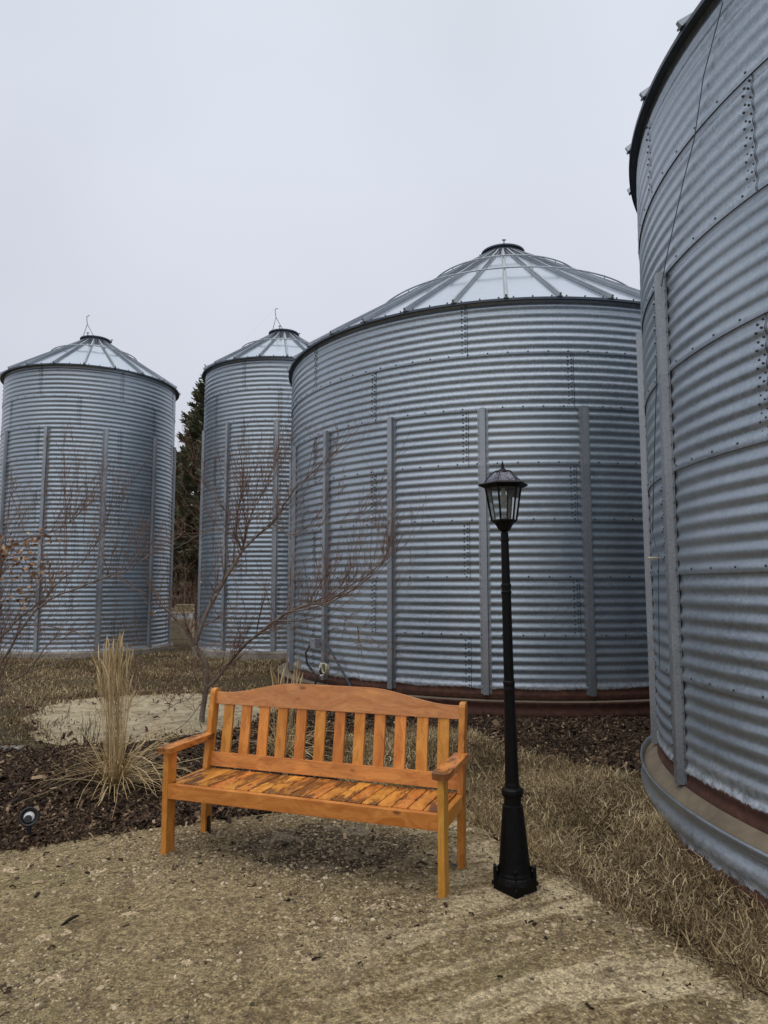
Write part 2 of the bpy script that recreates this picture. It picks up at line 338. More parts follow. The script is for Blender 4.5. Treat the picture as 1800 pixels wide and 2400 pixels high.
big = lambda a: np.sign(a) * np.abs(a)
gx = np.concatenate([[-900, -400, -180, -90, -50, -32, -22, -15, -11, -9], np.arange(-8, 7, .14), [7.5, 9, 12, 17, 25, 40, 80, 180, 400, 900]])
gy = np.concatenate([[-900, -300, -100, -40, -15, -6, 0], np.arange(1, 13, .14), np.arange(13, 24, .5), [25, 28, 32, 40, 55, 80, 140, 300, 600, 1200]])
def hbase(x, y):
    d, _, _ = nearest(np.array(SLAB0), x, y); ins = inside(np.array(SLAB0), x, y)
    return np.where(ins, -.05 * smooth01(d / .25), HG(x, y))
tag(sheet(None, gx, gy, hbase).build('ground', M['lawn'], smooth=True), kind='structure')
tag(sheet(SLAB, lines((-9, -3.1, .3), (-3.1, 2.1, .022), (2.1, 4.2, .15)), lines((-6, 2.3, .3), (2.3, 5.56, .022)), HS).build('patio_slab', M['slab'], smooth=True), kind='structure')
g = lambda x, y: gnd(x, y, .12)
PATH = wav([g(60, 1685), g(140, 1650), g(300, 1634), g(478, 1630), g(600, 1632), g(665, 1648), g(650, 1690), g(560, 1712), g(478, 1727), g(330, 1745), g(141, 1757), g(80, 1735)], .06, .16, 4)
tag(sheet(PATH, np.arange(-5.2, 0, .07), np.arange(6, 11, .07), lambda x, y: HG(x, y) + .006).build('path', M['path'], smooth=True), kind='structure')
MULCH = wav([(-9, 1.3), (-2.3, 4.5), (-1.95, 4.72), (-1.54, 4.92), (-.61, 5.32), (.05, 5.55), (.55, 5.37), (.8, 5.0), (1.7, 5.4), (2.4, 6.0), (3.9, 7.2), (3.9, 8.3), (2.1, 8.15), (.7, 8.3), (-.5, 9.3), (-1.2, 8.5), g(560, 1716), g(478, 1731), g(330, 1749), g(141, 1762), g(40, 1760), (-9, 8)], .05, .18, 5)
tag(sheet(MULCH, np.arange(-9, 4.1, .09), np.arange(1.1, 9.4, .09), lambda x, y: HG(x, y) + .011).build('mulch_bed', M['mulch'], smooth=True), kind='structure')
PATCH = wav([(.02, 5.56), (.56, 5.38), (.70, 4.78), (.90, 4.29), (1.08, 4.12), (1.16, 3.80), (1.28, 3.58), (1.41, 3.2), (1.52, 2.99), (1.94, 2.58), (3.0, 1.75), (2.6, 2.6), (1.95, 3.3), (1.72, 4.2), (1.85, 5.0), (1.93, 5.5), (1.59, 5.88), (1.16, 6.6), (.86, 7.2), (.3, 7.35), (-.35, 7.1), (-.5, 6.3), (-.3, 5.75)], .03, .2, 6)
tag(sheet(PATCH, np.arange(-.6, 3.1, .06), np.arange(1.6, 7.5, .06), lambda x, y: HG(x, y) + .017).build('lawn', M['lawn'], smooth=True), kind='structure')

def scatter(poly, n, bounds, dens=None, seed=1):
    r = np.random.default_rng(seed); out = np.zeros((0, 2)); x0, x1, y0, y1 = bounds
    while len(out) < n:
        p = np.stack([r.uniform(x0, x1, n), r.uniform(y0, y1, n)], -1); k = inside(poly, p[:, 0], p[:, 1])
        if dens is not None: k &= r.random(n) < dens(p[:, 0], p[:, 1])
        out = np.concatenate([out, p[k]])
    return out[:n]
def near_d(x, y): return np.clip((4.2 / np.maximum(y, 1)) ** 1.6, 0, 1)
def rotm(r, n, tilt):
    a = r.uniform(0, 2 * math.pi, n); b_ = r.normal(0, tilt, n); c = r.normal(0, tilt, n)
    def mk(A, i, j, th):
        R = np.tile(np.eye(3), (n, 1, 1)); R[:, i, i] = np.cos(th); R[:, j, j] = np.cos(th); R[:, i, j] = -np.sin(th); R[:, j, i] = np.sin(th); return R
    return mk(0, 0, 1, a) @ mk(0, 0, 2, b_) @ mk(0, 1, 2, c)
def chips(name, P, z, mat, size, tints, seed, tilt=.35, lift=.006):
    r = np.random.default_rng(seed); n = len(P)
    q = np.array([[x, y, zz] for x in (-.5, 0, .5) for y in (-.5, .5) for zz in (-.5, .5)])
    q = np.tile(q, (n, 1, 1)); L = r.lognormal(math.log(size), .5, n); W = L * r.uniform(.10, .36, n); T = np.minimum(L * .2, .008) * r.uniform(.5, 1.3, n)
    bend = r.normal(0, .18, n)[:, None] * L[:, None]
    q = q + r.normal(0, .09, q.shape)
    q = q * np.stack([L, W, T], -1)[:, None]; q[:, 4:8, 2] += bend
    q = np.einsum('nij,nkj->nki', rotm(r, n, tilt), q); q += np.stack([P[:, 0], P[:, 1], z + lift + L * tilt * .22], -1)[:, None]
    F = []
    for a in (0, 4): F += [[a, a + 1, a + 5, a + 4], [a + 2, a + 6, a + 7, a + 3], [a, a + 4, a + 6, a + 2], [a + 1, a + 3, a + 7, a + 5]]
    F += [[0, 2, 3, 1], [8, 9, 11, 10]]
    F = (np.array(F)[None] + (np.arange(n) * 12)[:, None, None]).reshape(-1, 4)
    mb = MB(); mb.add(q.reshape(-1, 3), F, 0, np.repeat(tints(r, n), 12)); return mb.build(name, mat, tint=True)
P = scatter(MULCH, 68000, (-6.5, 3.9, 3.0, 9.3), lambda x, y: near_d(x, y) * ~inside(PATCH, x, y) * np.where(np.abs(x) < .56 * y + .15, 1., .45 * (np.abs(x) < .8 * y + .8)), 11)
r_ = np.random.default_rng(44)
i_ = r_.integers(0, len(PATH), 420); Q2 = np.array([(-4.2, 3.53), (-2.3, 4.46), (-1.95, 4.68), (-1.54, 4.88), (-.61, 5.30), (.0, 5.5)]); t_ = r_.uniform(0, 4.99, 1500); k_ = t_.astype(int); Q2 = Q2[k_] + (Q2[k_ + 1] - Q2[k_]) * (t_ - k_)[:, None] + r_.normal(0, .045, (1500, 2)) + np.array([-.01, .025])
P2 = PATH[i_] + r_.normal(0, .13, (420, 2)); P3 = scatter(PATH, 130, (-5.2, 0, 6, 11), None, 45); P = np.concatenate([P, P2, P3, Q2])
tag(chips('bark_chips', P, np.where(inside(SLAB, P[:, 0], P[:, 1]), HS(P[:, 0], P[:, 1]), HG(P[:, 0], P[:, 1]) + .011), M['chip'], .025, lambda r, n: r.beta(1.15, 1.5, n), 12, .5), kind='stuff')
# stones and grit lying on the slab
def pebbles(name, P, z, size, seed, mat):
    r = np.random.default_rng(seed); n = len(P); ph = (1 + 5 ** .5) / 2
    V = np.array([(-1, ph, 0), (1, ph, 0), (-1, -ph, 0), (1, -ph, 0), (0, -1, ph), (0, 1, ph), (0, -1, -ph), (0, 1, -ph), (ph, 0, -1), (ph, 0, 1), (-ph, 0, -1), (-ph, 0, 1)]) / 1.9
    F = np.array([(0, 11, 5), (0, 5, 1), (0, 1, 7), (0, 7, 10), (0, 10, 11), (1, 5, 9), (5, 11, 4), (11, 10, 2), (10, 7, 6), (7, 1, 8), (3, 9, 4), (3, 4, 2), (3, 2, 6), (3, 6, 8), (3, 8, 9), (4, 9, 5), (2, 4, 11), (6, 2, 10), (8, 6, 7), (9, 8, 1)])
    R_ = np.minimum(r.lognormal(math.log(size), .55, n), .017)
    q = np.tile(V, (n, 1, 1)) * (1 + r.normal(0, .16, (n, 12, 1))) * np.stack([R_, R_ * r.uniform(.6, 1, n), R_ * r.uniform(.3, .65, n)], -1)[:, None]
    q = np.einsum('nij,nkj->nki', rotm(r, n, .25), q); q += np.stack([P[:, 0], P[:, 1], z + R_ * .12], -1)[:, None]
    mb = MB(); mb.add(q.reshape(-1, 3), (F[None] + (np.arange(n) * 12)[:, None, None]).reshape(-1, 3), 0, np.repeat(r.beta(2.2, 2., n), 12)); return mb.build(name, mat, tint=True)
def pd(x, y): return np.clip(vnoise(x, y, 1.1, 21) * 1.8 + .5 - .55 * np.clip((x + .1) * 1.5, 0, 1), .03, 1) * np.clip((3.2 / np.maximum(y, 1)) ** 1.2, 0, 1)
P = scatter(SLAB, 24000, (-3.0, 2.0, 2.3, 5.5), lambda x, y: pd(x, y) * (np.abs(x) < .56 * y + .15), 13)
tag(pebbles('gravel', P, HS(P[:, 0], P[:, 1]), .0044, 14, M['pebble']), kind='stuff')
P = scatter(SLAB, 430, (-3.0, 1.6, 2.3, 5.5), lambda x, y: pd(x, y) * (np.abs(x) < .56 * y + .15), 15)
tag(chips('bark_litter', P, HS(P[:, 0], P[:, 1]), M['chip'], .02, lambda r, n: np.where(r.random(n) < .3, .97, r.random(n) * .6), 16, .2, .003), kind='stuff')
def blades(name, P, z, mat, L0, seed, curl=1.2, width=.003, lean=.5, flat=0.):
    r = np.random.default_rng(seed); n = len(P); L = r.lognormal(math.log(L0), .35, n); a = r.uniform(0, 2 * math.pi, n); th = np.abs(r.normal(0, lean, n)) * (1 - flat) + flat * r.uniform(.5, 1.65, n); K = r.normal(.35, .75, n) * curl
    d = np.stack([np.cos(a), np.sin(a)], -1); s = np.stack([-d[:, 1], d[:, 0]], -1); wd = width * r.uniform(.6, 1.4, n)
    pts = [np.stack([P[:, 0], P[:, 1], z], -1)]; ang = th.copy()
    for i in range(3):
        st = np.concatenate([d * np.sin(ang)[:, None], np.cos(ang)[:, None]], 1) * (L / 3)[:, None]
        pts.append(pts[-1] + st); ang = ang + K * (.35 + .5 * i)
        if flat: a = a + r.normal(0, .75, n); d = np.stack([np.cos(a), np.sin(a)], -1)
    floor = z + .004; V = np.zeros((n, 7, 3))
    for i in range(4):
        p = pts[i].copy(); p[:, 2] = np.maximum(p[:, 2], floor + .003 * (i > 1))
        if i < 3:
            sw = np.concatenate([s, np.zeros((n, 1))], 1) * (wd * (1 - .25 * i))[:, None]; V[:, 2 * i] = p - sw; V[:, 2 * i + 1] = p + sw
        else: V[:, 6] = p
    b_ = (np.arange(n) * 7)[:, None, None]
    mb = MB(); tn = np.repeat(np.clip(r.beta(.9, 1.35, n) + .5 * vnoise(P[:, 0], P[:, 1], 2.3, 77), 0, 1), 7)
    mb.add(V.reshape(-1, 3), [(np.array([[0, 1, 3, 2], [2, 3, 5, 4]])[None] + b_).reshape(-1, 4), (np.array([[4, 5, 6]])[None] + b_).reshape(-1, 3)], 0, tn)
    return mb.build(name, mat, tint=True)
P = scatter(PATCH, 78000, (-.6, 2.8, 1.9, 7.4), lambda x, y: near_d(x, y) ** .8 * (np.abs(x) < .57 * y + .1) * np.clip(.6 + 1.7 * vnoise(x, y, 3.3, 33), .12, 1), 17)
fr = np.random.default_rng(5); seg = np.array([(.02, 5.54), (.52, 5.36), (.68, 4.77), (.88, 4.28), (1.05, 4.11), (1.13, 3.79), (1.25, 3.57), (1.38, 3.19), (1.49, 2.97), (1.9, 2.56), (2.4, 2.2)])
t_ = fr.uniform(0, 9.99, 4500); i_ = t_.astype(int); Q = seg[i_] + (seg[i_ + 1] - seg[i_]) * (t_ - i_)[:, None] + fr.normal(0, .045, (4500, 2)) * (1 + 1.2 * (fr.random((4500, 1)) < .15))
P = np.concatenate([P, Q])
Q = scatter(PATCH, 5500, (-.6, 2.8, 1.9, 7.4), lambda x, y: near_d(x, y) ** .8 * np.clip(.5 + 1.5 * vnoise(x, y, 2.1, 35), .1, 1), 36)
tag(blades('matted_straw', Q, HG(Q[:, 0], Q[:, 1]) + .034, M['straw'], .085, 37, .9, .0027, 1.7, 1.), kind='stuff')
tag(blades('dead_grass', P, HG(P[:, 0], P[:, 1]) + .016, M['dry_grass'], .060, 18, 1.3, .0025, 1.5, 1.), kind='stuff')
BACK = np.array([g(-200, 1760), g(30, 1757), g(70, 1735), g(50, 1685), g(140, 1646), g(300, 1631), g(478, 1627), g(600, 1629), g(668, 1645), (-.3, 10.2), (-1.2, 13), (-1.5, 16), (-9, 16)])
P = scatter(BACK, 60000, (-9, -.3, 6.5, 16), lambda x, y: np.clip(.5 + 1.4 * vnoise(x, y, 1.1, 31), .08, 1) * np.where(np.abs(x) < .57 * y + .1, 1., .3), 19)
i_ = r_.integers(0, len(PATH), 3500); P = np.concatenate([P, PATH[i_] + r_.normal(0, .12, (3500, 2))])
tag(blades('back_lawn_grass', P, HG(P[:, 0], P[:, 1]), M['dry_grass'], .055, 20, 1.6, .0045, 1.1), kind='stuff')

# ---------------------------------------------------------------- grain bins
NCOR = 7
def bin_mats(key, zb, h):
    M['wall_' + key] = galvanised('galvanised_wall_' + key, z_rust=zb, h_rust=h); M['ring_' + key] = None
def bolts(mb, A, Rr, Z, size, m):
    A, Rr, Z = (np.asarray(q, float) for q in (A, Rr, Z)); n = len(A)
    if not n: return
    t = np.arange(6) * math.pi / 3; q = np.concatenate([np.stack([np.full(6, -.004), np.cos(t) * size, np.sin(t) * size], -1), np.stack([np.full(6, size * .75), np.cos(t) * size * .8, np.sin(t) * size * .8], -1)])
    c, s_ = np.cos(A), np.sin(A)
    x = (Rr[:, None] + q[None, :, 0]); y = np.broadcast_to(q[None, :, 1], x.shape)
    V = np.stack([x * c[:, None] - y * s_[:, None], x * s_[:, None] + y * c[:, None], Z[:, None] + q[None, :, 2]], -1)
    b_ = (np.arange(n) * 12)[:, None, None]; sd_ = np.array([[i, (i + 1) % 6, 6 + (i + 1) % 6, 6 + i] for i in range(6)])
    mb.add(V.reshape(-1, 3), [(sd_[None] + b_).reshape(-1, 4), (np.array([[6, 7, 8, 9, 10, 11]])[None] + b_).reshape(-1, 6)], m)
def grain_bin(label, cx, cy, R, zb, n, rh, stiffs, nrib, rib0, seam0, nsheet, Re, zee, cap_top, rc, hoops, ncol, A, w_ring=None, zt=.327, rust_h=.1, tall=False, foot=.12, wire=False, bs=1.):
    root = tag(empty('grain_bin', (cx, cy, 0)), label, 'grain bin', 'corrugated steel grain bins')
    wm = galvanised('galvanised_wall', z_rust=zb, h_rust=rust_h, spangle=42)
    top = zb + n * rh
    for k in range(n):
        z0 = zb + k * rh - (.02 if k else (.045 if w_ring and w_ring > .17 else .006)); z1 = zb + (k + 1) * rh; nr = NCOR * 8
        z = np.concatenate([[z0], np.linspace(zb + k * rh, z1, nr + 1)]) if k else np.concatenate([[z0], np.linspace(zb, z1, nr + 1)])
        cor = A * np.cos(2 * math.pi * NCOR * (z - zb) / rh); r_ = R + cor + .008 * (1 - (z - z0) / (z1 - z0))
        th = np.arange(ncol) * 2 * math.pi / ncol; mb = MB()
        mb.lathe(np.stack([r_, z], -1), ncol)
        if k: mb.lathe([(r_[0] - .0075, z0 - .0005), (r_[0] + .0003, z0 - .0005)], ncol, m=1)  # lower sheet edge, coloured dark for the shade under the lap
        sa = rad(seam0) + (math.pi / nsheet if (n - k) % 2 == 0 else 0) + np.arange(nsheet) * 2 * math.pi / nsheet
        for a in sa:                                           # lapped sheet edge, coloured dark to stand in for its gap shadow
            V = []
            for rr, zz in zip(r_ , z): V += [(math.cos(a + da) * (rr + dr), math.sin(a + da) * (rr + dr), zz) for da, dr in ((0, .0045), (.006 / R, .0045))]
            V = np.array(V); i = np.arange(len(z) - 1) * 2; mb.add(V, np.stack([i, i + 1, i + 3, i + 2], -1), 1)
        nb = int(round(2 * math.pi * R / .235)); aa = (np.arange(nb) + .3 * k) * 2 * math.pi / nb
        if k: bolts(mb, aa, np.full(nb, r_[0] + .001), np.full(nb, z0 + .03), .0115 * bs, 1)
        zz = zb + k * rh + rh / (2 * NCOR) * (np.arange(2 * NCOR - 1) + 1); cc = R + A * np.cos(2 * math.pi * NCOR * (zz - zb) / rh) + .003
        for a in sa:
            for off in (-.022, -.062): bolts(mb, np.full(len(zz), a + off / R), cc, zz + (off + .04) * .4, .0105 * bs, 1)
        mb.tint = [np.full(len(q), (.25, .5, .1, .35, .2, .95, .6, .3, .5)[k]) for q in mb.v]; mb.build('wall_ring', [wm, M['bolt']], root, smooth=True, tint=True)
    # stiffener channels
    prof = np.array([(-.062, .001), (-.034, .001), (-.029, .047), (.029, .047), (.034, .001), (.062, .001), (.062, .004), (.036, .004), (.031, .050), (-.031, .050), (-.036, .004), (-.062, .004)])
    def hat(mb, z0, z1, grow=0., m=0):
        p = prof.copy(); p[:, 1] += grow; p[:, 0] *= 1 + grow * 14; q = len(p)
        V = np.concatenate([np.stack([R + A + .001 + p[:, 1], p[:, 0], np.full(q, zz)], -1) for zz in (z0, z1)]); i = np.arange(q); j = (i + 1) % q
        mb.add(V, np.stack([i, j, j + q, i + q], -1), m)
        for o in (0, q): mb.add(V[o:o + q], np.array([[0, 1, 10, 11], [1, 2, 9, 10], [2, 3, 8, 9], [3, 4, 7, 8], [4, 5, 6, 7]]), m)
    zs = [zb + .003] + [zb + q * rh for q in (1, 2, 4, 6) if q < n - 2] + [zb + (n - 2) * rh + .01]; mb = MB()
    for a, b_ in zip(zs[:-1], zs[1:]): hat(mb, a, b_ - .004)
    for z_ in zs[1:-1]: hat(mb, z_ - .035, z_, .0025)
    zz = np.arange(zs[0] + .06, zs[-1], rh / NCOR)
    for s_ in (-.048, .048): bolts(mb, np.full(len(zz), s_ / R), np.full(len(zz), R + A + .003), zz, .0075, 1)
    me = None
    for a in stiffs:
        if me is None: o = mb.build('stiffener', [M['stiff'], M['bolt']], root); me = o.data
        else: o = bpy.data.objects.new('stiffener', me); COL.objects.link(o); o.parent = root
        o.rotation_euler = (0, 0, rad(a))
    # roof
    zr = zee + .034; slope = (cap_top - .13 - zr) / (Re - rc); mb = MB(); a = rad(rib0) + np.arange(nrib) * 2 * math.pi / nrib
    V = np.concatenate([np.stack([r_ * np.cos(a), r_ * np.sin(a), np.full(nrib, z_)], -1) for r_, z_ in ((Re + .012, zr - .012 * slope), (rc, cap_top - .13))]); i = np.arange(nrib); j = (i + 1) % nrib
    mb.add(V, np.stack([i, j, j + nrib, i + nrib], -1))
    f = np.array([.14, .5, .86]); da = 2 * math.pi / nrib; aa = (a[:, None] + f * da).ravel(); bolts(mb, aa, np.full(len(aa), (Re - .03) * math.cos(da / 2) + .012), np.full(len(aa), zr + .03 * slope), .011, 1)
    roof = mb.build('roof', [M['roof'], M['bolt']], root)
    mb = MB(); mb.lathe([(R - .03, zee + .018), (Re - .004, zee + .006), (Re, zee), (Re + .006, zee), (Re + .006, zr - .006)], ncol); mb.build('eave', M['dark_steel'], roof, smooth=False)
    mb = MB(); L = math.hypot(Re + .015 - rc, (Re + .015 - rc) * slope); ang = math.atan(slope); RM = Matrix.Rotation(ang, 4, 'Y')
    mid = ((Re + .015 + rc) / 2 + math.sin(ang) * .022, 0, zr + ((Re - rc) / 2 - .0075) * slope + math.cos(ang) * .022)
    mb.box(mid, (L, .026, .046), RM); mb.box((mid[0] - math.sin(ang) * .017, 0, mid[2] - math.cos(ang) * .017), (L - .03, .058, .007), RM)
    e0 = (Re + .016, 0, zr - .014 * slope + .008); mb.box(e0, (.024, .05, .012), RM, 0)
    me = None
    for q in range(nrib):
        if me is None: o = mb.build('roof_rib', M['roof_rib'], roof); me = o.data
        else: o = bpy.data.objects.new('roof_rib', me); COL.objects.link(o); o.parent = roof
        o.rotation_euler = (0, 0, rad(rib0) + q * 2 * math.pi / nrib)
    for hr in hoops:
        zc = zr + (Re - hr) * slope + .085; t = np.linspace(0, 2 * math.pi, 97); mb = MB()
        mb.tube(np.stack([hr * np.cos(t), hr * np.sin(t), np.full(97, zc)], -1), .0115, 6, cap=False)
        for q in a: mb.box((hr * math.cos(q), hr * math.sin(q), zc - .018), (.014, .014, .06))
        mb.build('roof_hoop', M['roof_rib'], roof, smooth=True)
    mb = MB(); c0 = cap_top - .16
    mb.lathe([(rc + .02, c0), (rc, cap_top - .05), (rc + .035, cap_top - .045), (rc + .035, cap_top - .02), (rc - .01, cap_top - .012), (.02, cap_top + .02)], 40, cap1=True)
    for q in (.35, 2.7, 4.6): mb.box(((rc + .045) * math.cos(q), (rc + .045) * math.sin(q), cap_top - .01), (.016, .016, .08)); mb.box(((rc + .05) * math.cos(q), (rc + .05) * math.sin(q), cap_top + .03), (.06, .024, .012))
    mb.build('roof_cap', M['dark_steel'], roof, smooth=False)
    if w_ring:
        rr = R + w_ring; mb = MB(); zq = np.linspace(-.1, zt, 20); bul = .012 * np.cos((zq - zt) / .14 * 2 * math.pi)
        mb.lathe(np.concatenate([np.stack([rr - .012 + bul, zq], -1), [(rr - .005, zt), (rr - .014, zt - .001), (rr - .02, zt - .06)]]), 220)
        mb.build('base_ring', galvanised('galvanised_base_ring', z_rust=-.02 if w_ring < .17 else -.03, h_rust=.16 if w_ring < .17 else .62), root, smooth=True)
        zf = (zb - .004, zt - .05) if w_ring < .17 else (zt - .012, zt - .016); mb = MB(); mb.lathe([(R - .3, zf[0]), (R + .02, zf[0]), (rr - .016, zf[1])], 220); mb.build('footing', M['concrete'], root)
    else:
        mb = MB(); mb.lathe([(R + foot + .03, -.1), (R + foot, zb - .03), (R + foot - .03, zb - .002), (R - .2, zb - .002)], 64); mb.build('footing', M['old_concrete'], root)
    if tall:
        mb = MB(); bx, by = .13 * math.cos(rad(rib0)), .13
        J = np.array([-.17, -.1, cap_top + .335]); mb.tube([(-.235, -.18, cap_top - .03), J], .010, 6); mb.tube([(.02, -.12, cap_top), J], .010, 6); mb.tube([J, J + (-.015, 0, .1), J + (-.02, 0, .19), J + (.04, 0, .215)], .011, 6)
        if wire: mb.tube([J + (0, 0, .25), (-.75, -.6, zr + .75)], .0016, 4)
        mb.build('lid_lever', M['rod'], root)
    return root
SP = 360 / 19
RH = .66; BIG = dict(zb=.369, n=7, rh=RH, nrib=36, nsheet=9, Re=3.601, zee=4.9545, cap_top=7.275, rc=.335, hoops=(1.24, 2.2), ncol=288, A=.0063)
mid_bin = grain_bin('wide squat corrugated steel grain bin directly behind the bench and lamp post', 2.0311, 11.6724, 3.544, stiffs=[-104.2 + SP * k for k in range(19)], rib0=-99.4, seam0=-107, w_ring=.2, rust_h=.085, **BIG)
right_bin = grain_bin('nearest corrugated steel grain bin, cut off by the right edge of the photo', 5.4109, 4.3299, 3.544, stiffs=[175.9 - SP * k for k in range(18)] + [197], rib0=175, seam0=173, w_ring=.137, rust_h=.12, bs=.72, **BIG)
SM = dict(n=9, rh=RH, nrib=20, nsheet=7, hoops=(.95,), ncol=176, A=.0063, rust_h=.0, tall=True, rc=.31)
left_bin = grain_bin('tall slim corrugated steel grain bin standing alone at the far left', -6.857, 16.395, 1.858, .266, stiffs=[-94.8 + 36 * k for k in range(10)], rib0=-91.2, seam0=-100, Re=1.942, zee=6.188, cap_top=7.415, **SM)
second_bin = grain_bin('tall slim corrugated steel grain bin partly hidden behind the wide bin', -2.315, 15.884, 1.721, .315, stiffs=[-121.5 + 36 * k for k in range(10)], rib0=-97.2, seam0=-108, Re=1.792, zee=6.223, cap_top=7.385, wire=True, **SM)
def part(mb, name, mat, parent, **k):
    o = mb.build(name, mat, None, **k); o.parent = parent
    p = Vector(parent.location) if parent.parent is None else Vector(parent.parent.location) + Vector(parent.location)
    o.location = -p; return o
def on_wall(cx, cy, R, x, y):
    d = ray(x, y); a = d[0] ** 2 + d[1] ** 2; b_ = -2 * (d[0] * cx + d[1] * cy); c = cx * cx + cy * cy - R * R; t = (-b_ - math.sqrt(max(0, b_ * b_ - 4 * a * c))) / (2 * a)
    return Vector((d[0] * t, d[1] * t, CAM_H + d[2] * t))
def mid_fittings():
    C = (2.0311, 11.6724)
    p = on_wall(*C, 3.63, 740, 1508); th = math.atan2(p.y - C[1], p.x - C[0]); R = Matrix.Rotation(th, 4, 'Z'); er = Vector((math.cos(th), math.sin(th), 0)); et = Vector((-er.y, er.x, 0))
    mb = MB(); mb.box(p + er * .01, (.09, .12, .13), R); bx = part(mb, 'junction_box', M['grey_box'], mid_bin, bevel=.004)
    mb = MB(); mb.box(p - et * .068 + er * .005, (.1, .006, .14), R); q = part(mb, 'socket_plate', M['rod'], bx); q.parent = bx; 
    mb = MB(); mb.box(p - et * .074 + er * .012 + Vector((0, 0, .03)), (.045, .012, .04), R); q = part(mb, 'socket', M['cream'], bx)
    a = on_wall(*C, 3.66, 725, 1512); b_ = on_wall(*C, 3.72, 716, 1530); c = on_wall(*C, 3.70, 719, 1555); d = on_wall(*C, 3.66, 742, 1588); e = on_wall(*C, 3.7, 736, 1612)
    mb = MB(); mb.tube([a, b_, c, d, e], .014, 8); part(mb, 'power_cord', M['rubber'], mid_bin, smooth=True)
    a = on_wall(*C, 3.62, 766, 1509); b_ = on_wall(*C, 3.57, 824, 1612); mb = MB(); mb.tube([a + Vector((0, -.03, .0)), b_ + Vector((0, -.03, 0))], .014, 6); part(mb, 'brace_bar', M['dark_steel'], mid_bin)
    p = on_wall(*C, 3.66, 762, 1568); mb = MB(); t = np.linspace(0, 2 * math.pi, 15)
    for k in range(5): mb.tube([Vector((p.x, p.y, p.z)) + et * (.035 + .05 * math.cos(q) + .003 * k) + er * (.012 * k) + Vector((0, 0, .062 * math.sin(q) + .004 * k)) for q in t], .009, 6, cap=False)
    part(mb, 'cable_coil', M['cream'], mid_bin, smooth=True)
    mb = MB(); mb.box(p - et * .05 + er * .03 + Vector((0, 0, .03)), (.05, .025, .09), R @ Matrix.Rotation(-.35, 4, 'X')); mb.box(p + er * .05 + Vector((0, 0, -.075)), (.03, .06, .022), R @ Matrix.Rotation(.2, 4, 'X')); part(mb, 'plug', M['white'], mid_bin, bevel=.005)
    mb = MB(); mb.box(p - et * .03 + er * .025 + Vector((0, 0, -.03)), (.06, .07, .07), R @ Matrix.Rotation(.6, 4, 'X')); part(mb, 'plug_body', M['rubber'], mid_bin, bevel=.01)
mid_fittings()
def right_fittings():
    C = (5.4109, 4.3299); mb = MB(); P = [(1694, 4), (1648, 180), (1626, 330), (1602, 420), (1560, 610), (1545, 700), (1540, 830), (1535, 1000), (1531, 1150), (1529, 1245)]
    mb.tube([on_wall(*C, 3.575, *q) for q in P], .0032, 5); mb.tube([on_wall(*C, 3.575, *q) for q in ((1529, 1245), (1536, 1280), (1543, 1300), (1543, 1420), (1545, 1560))], .0026, 5)
    part(mb, 'wire', M['dark_steel'], right_bin)
    mb = MB(); a = on_wall(*C, 3.60, 1547, 1309); mb.tube([a, a + Vector((-.085, -.02, .004))], .0065, 8); part(mb, 'pull_rod', M['cream'], right_bin, smooth=True)
right_fittings()

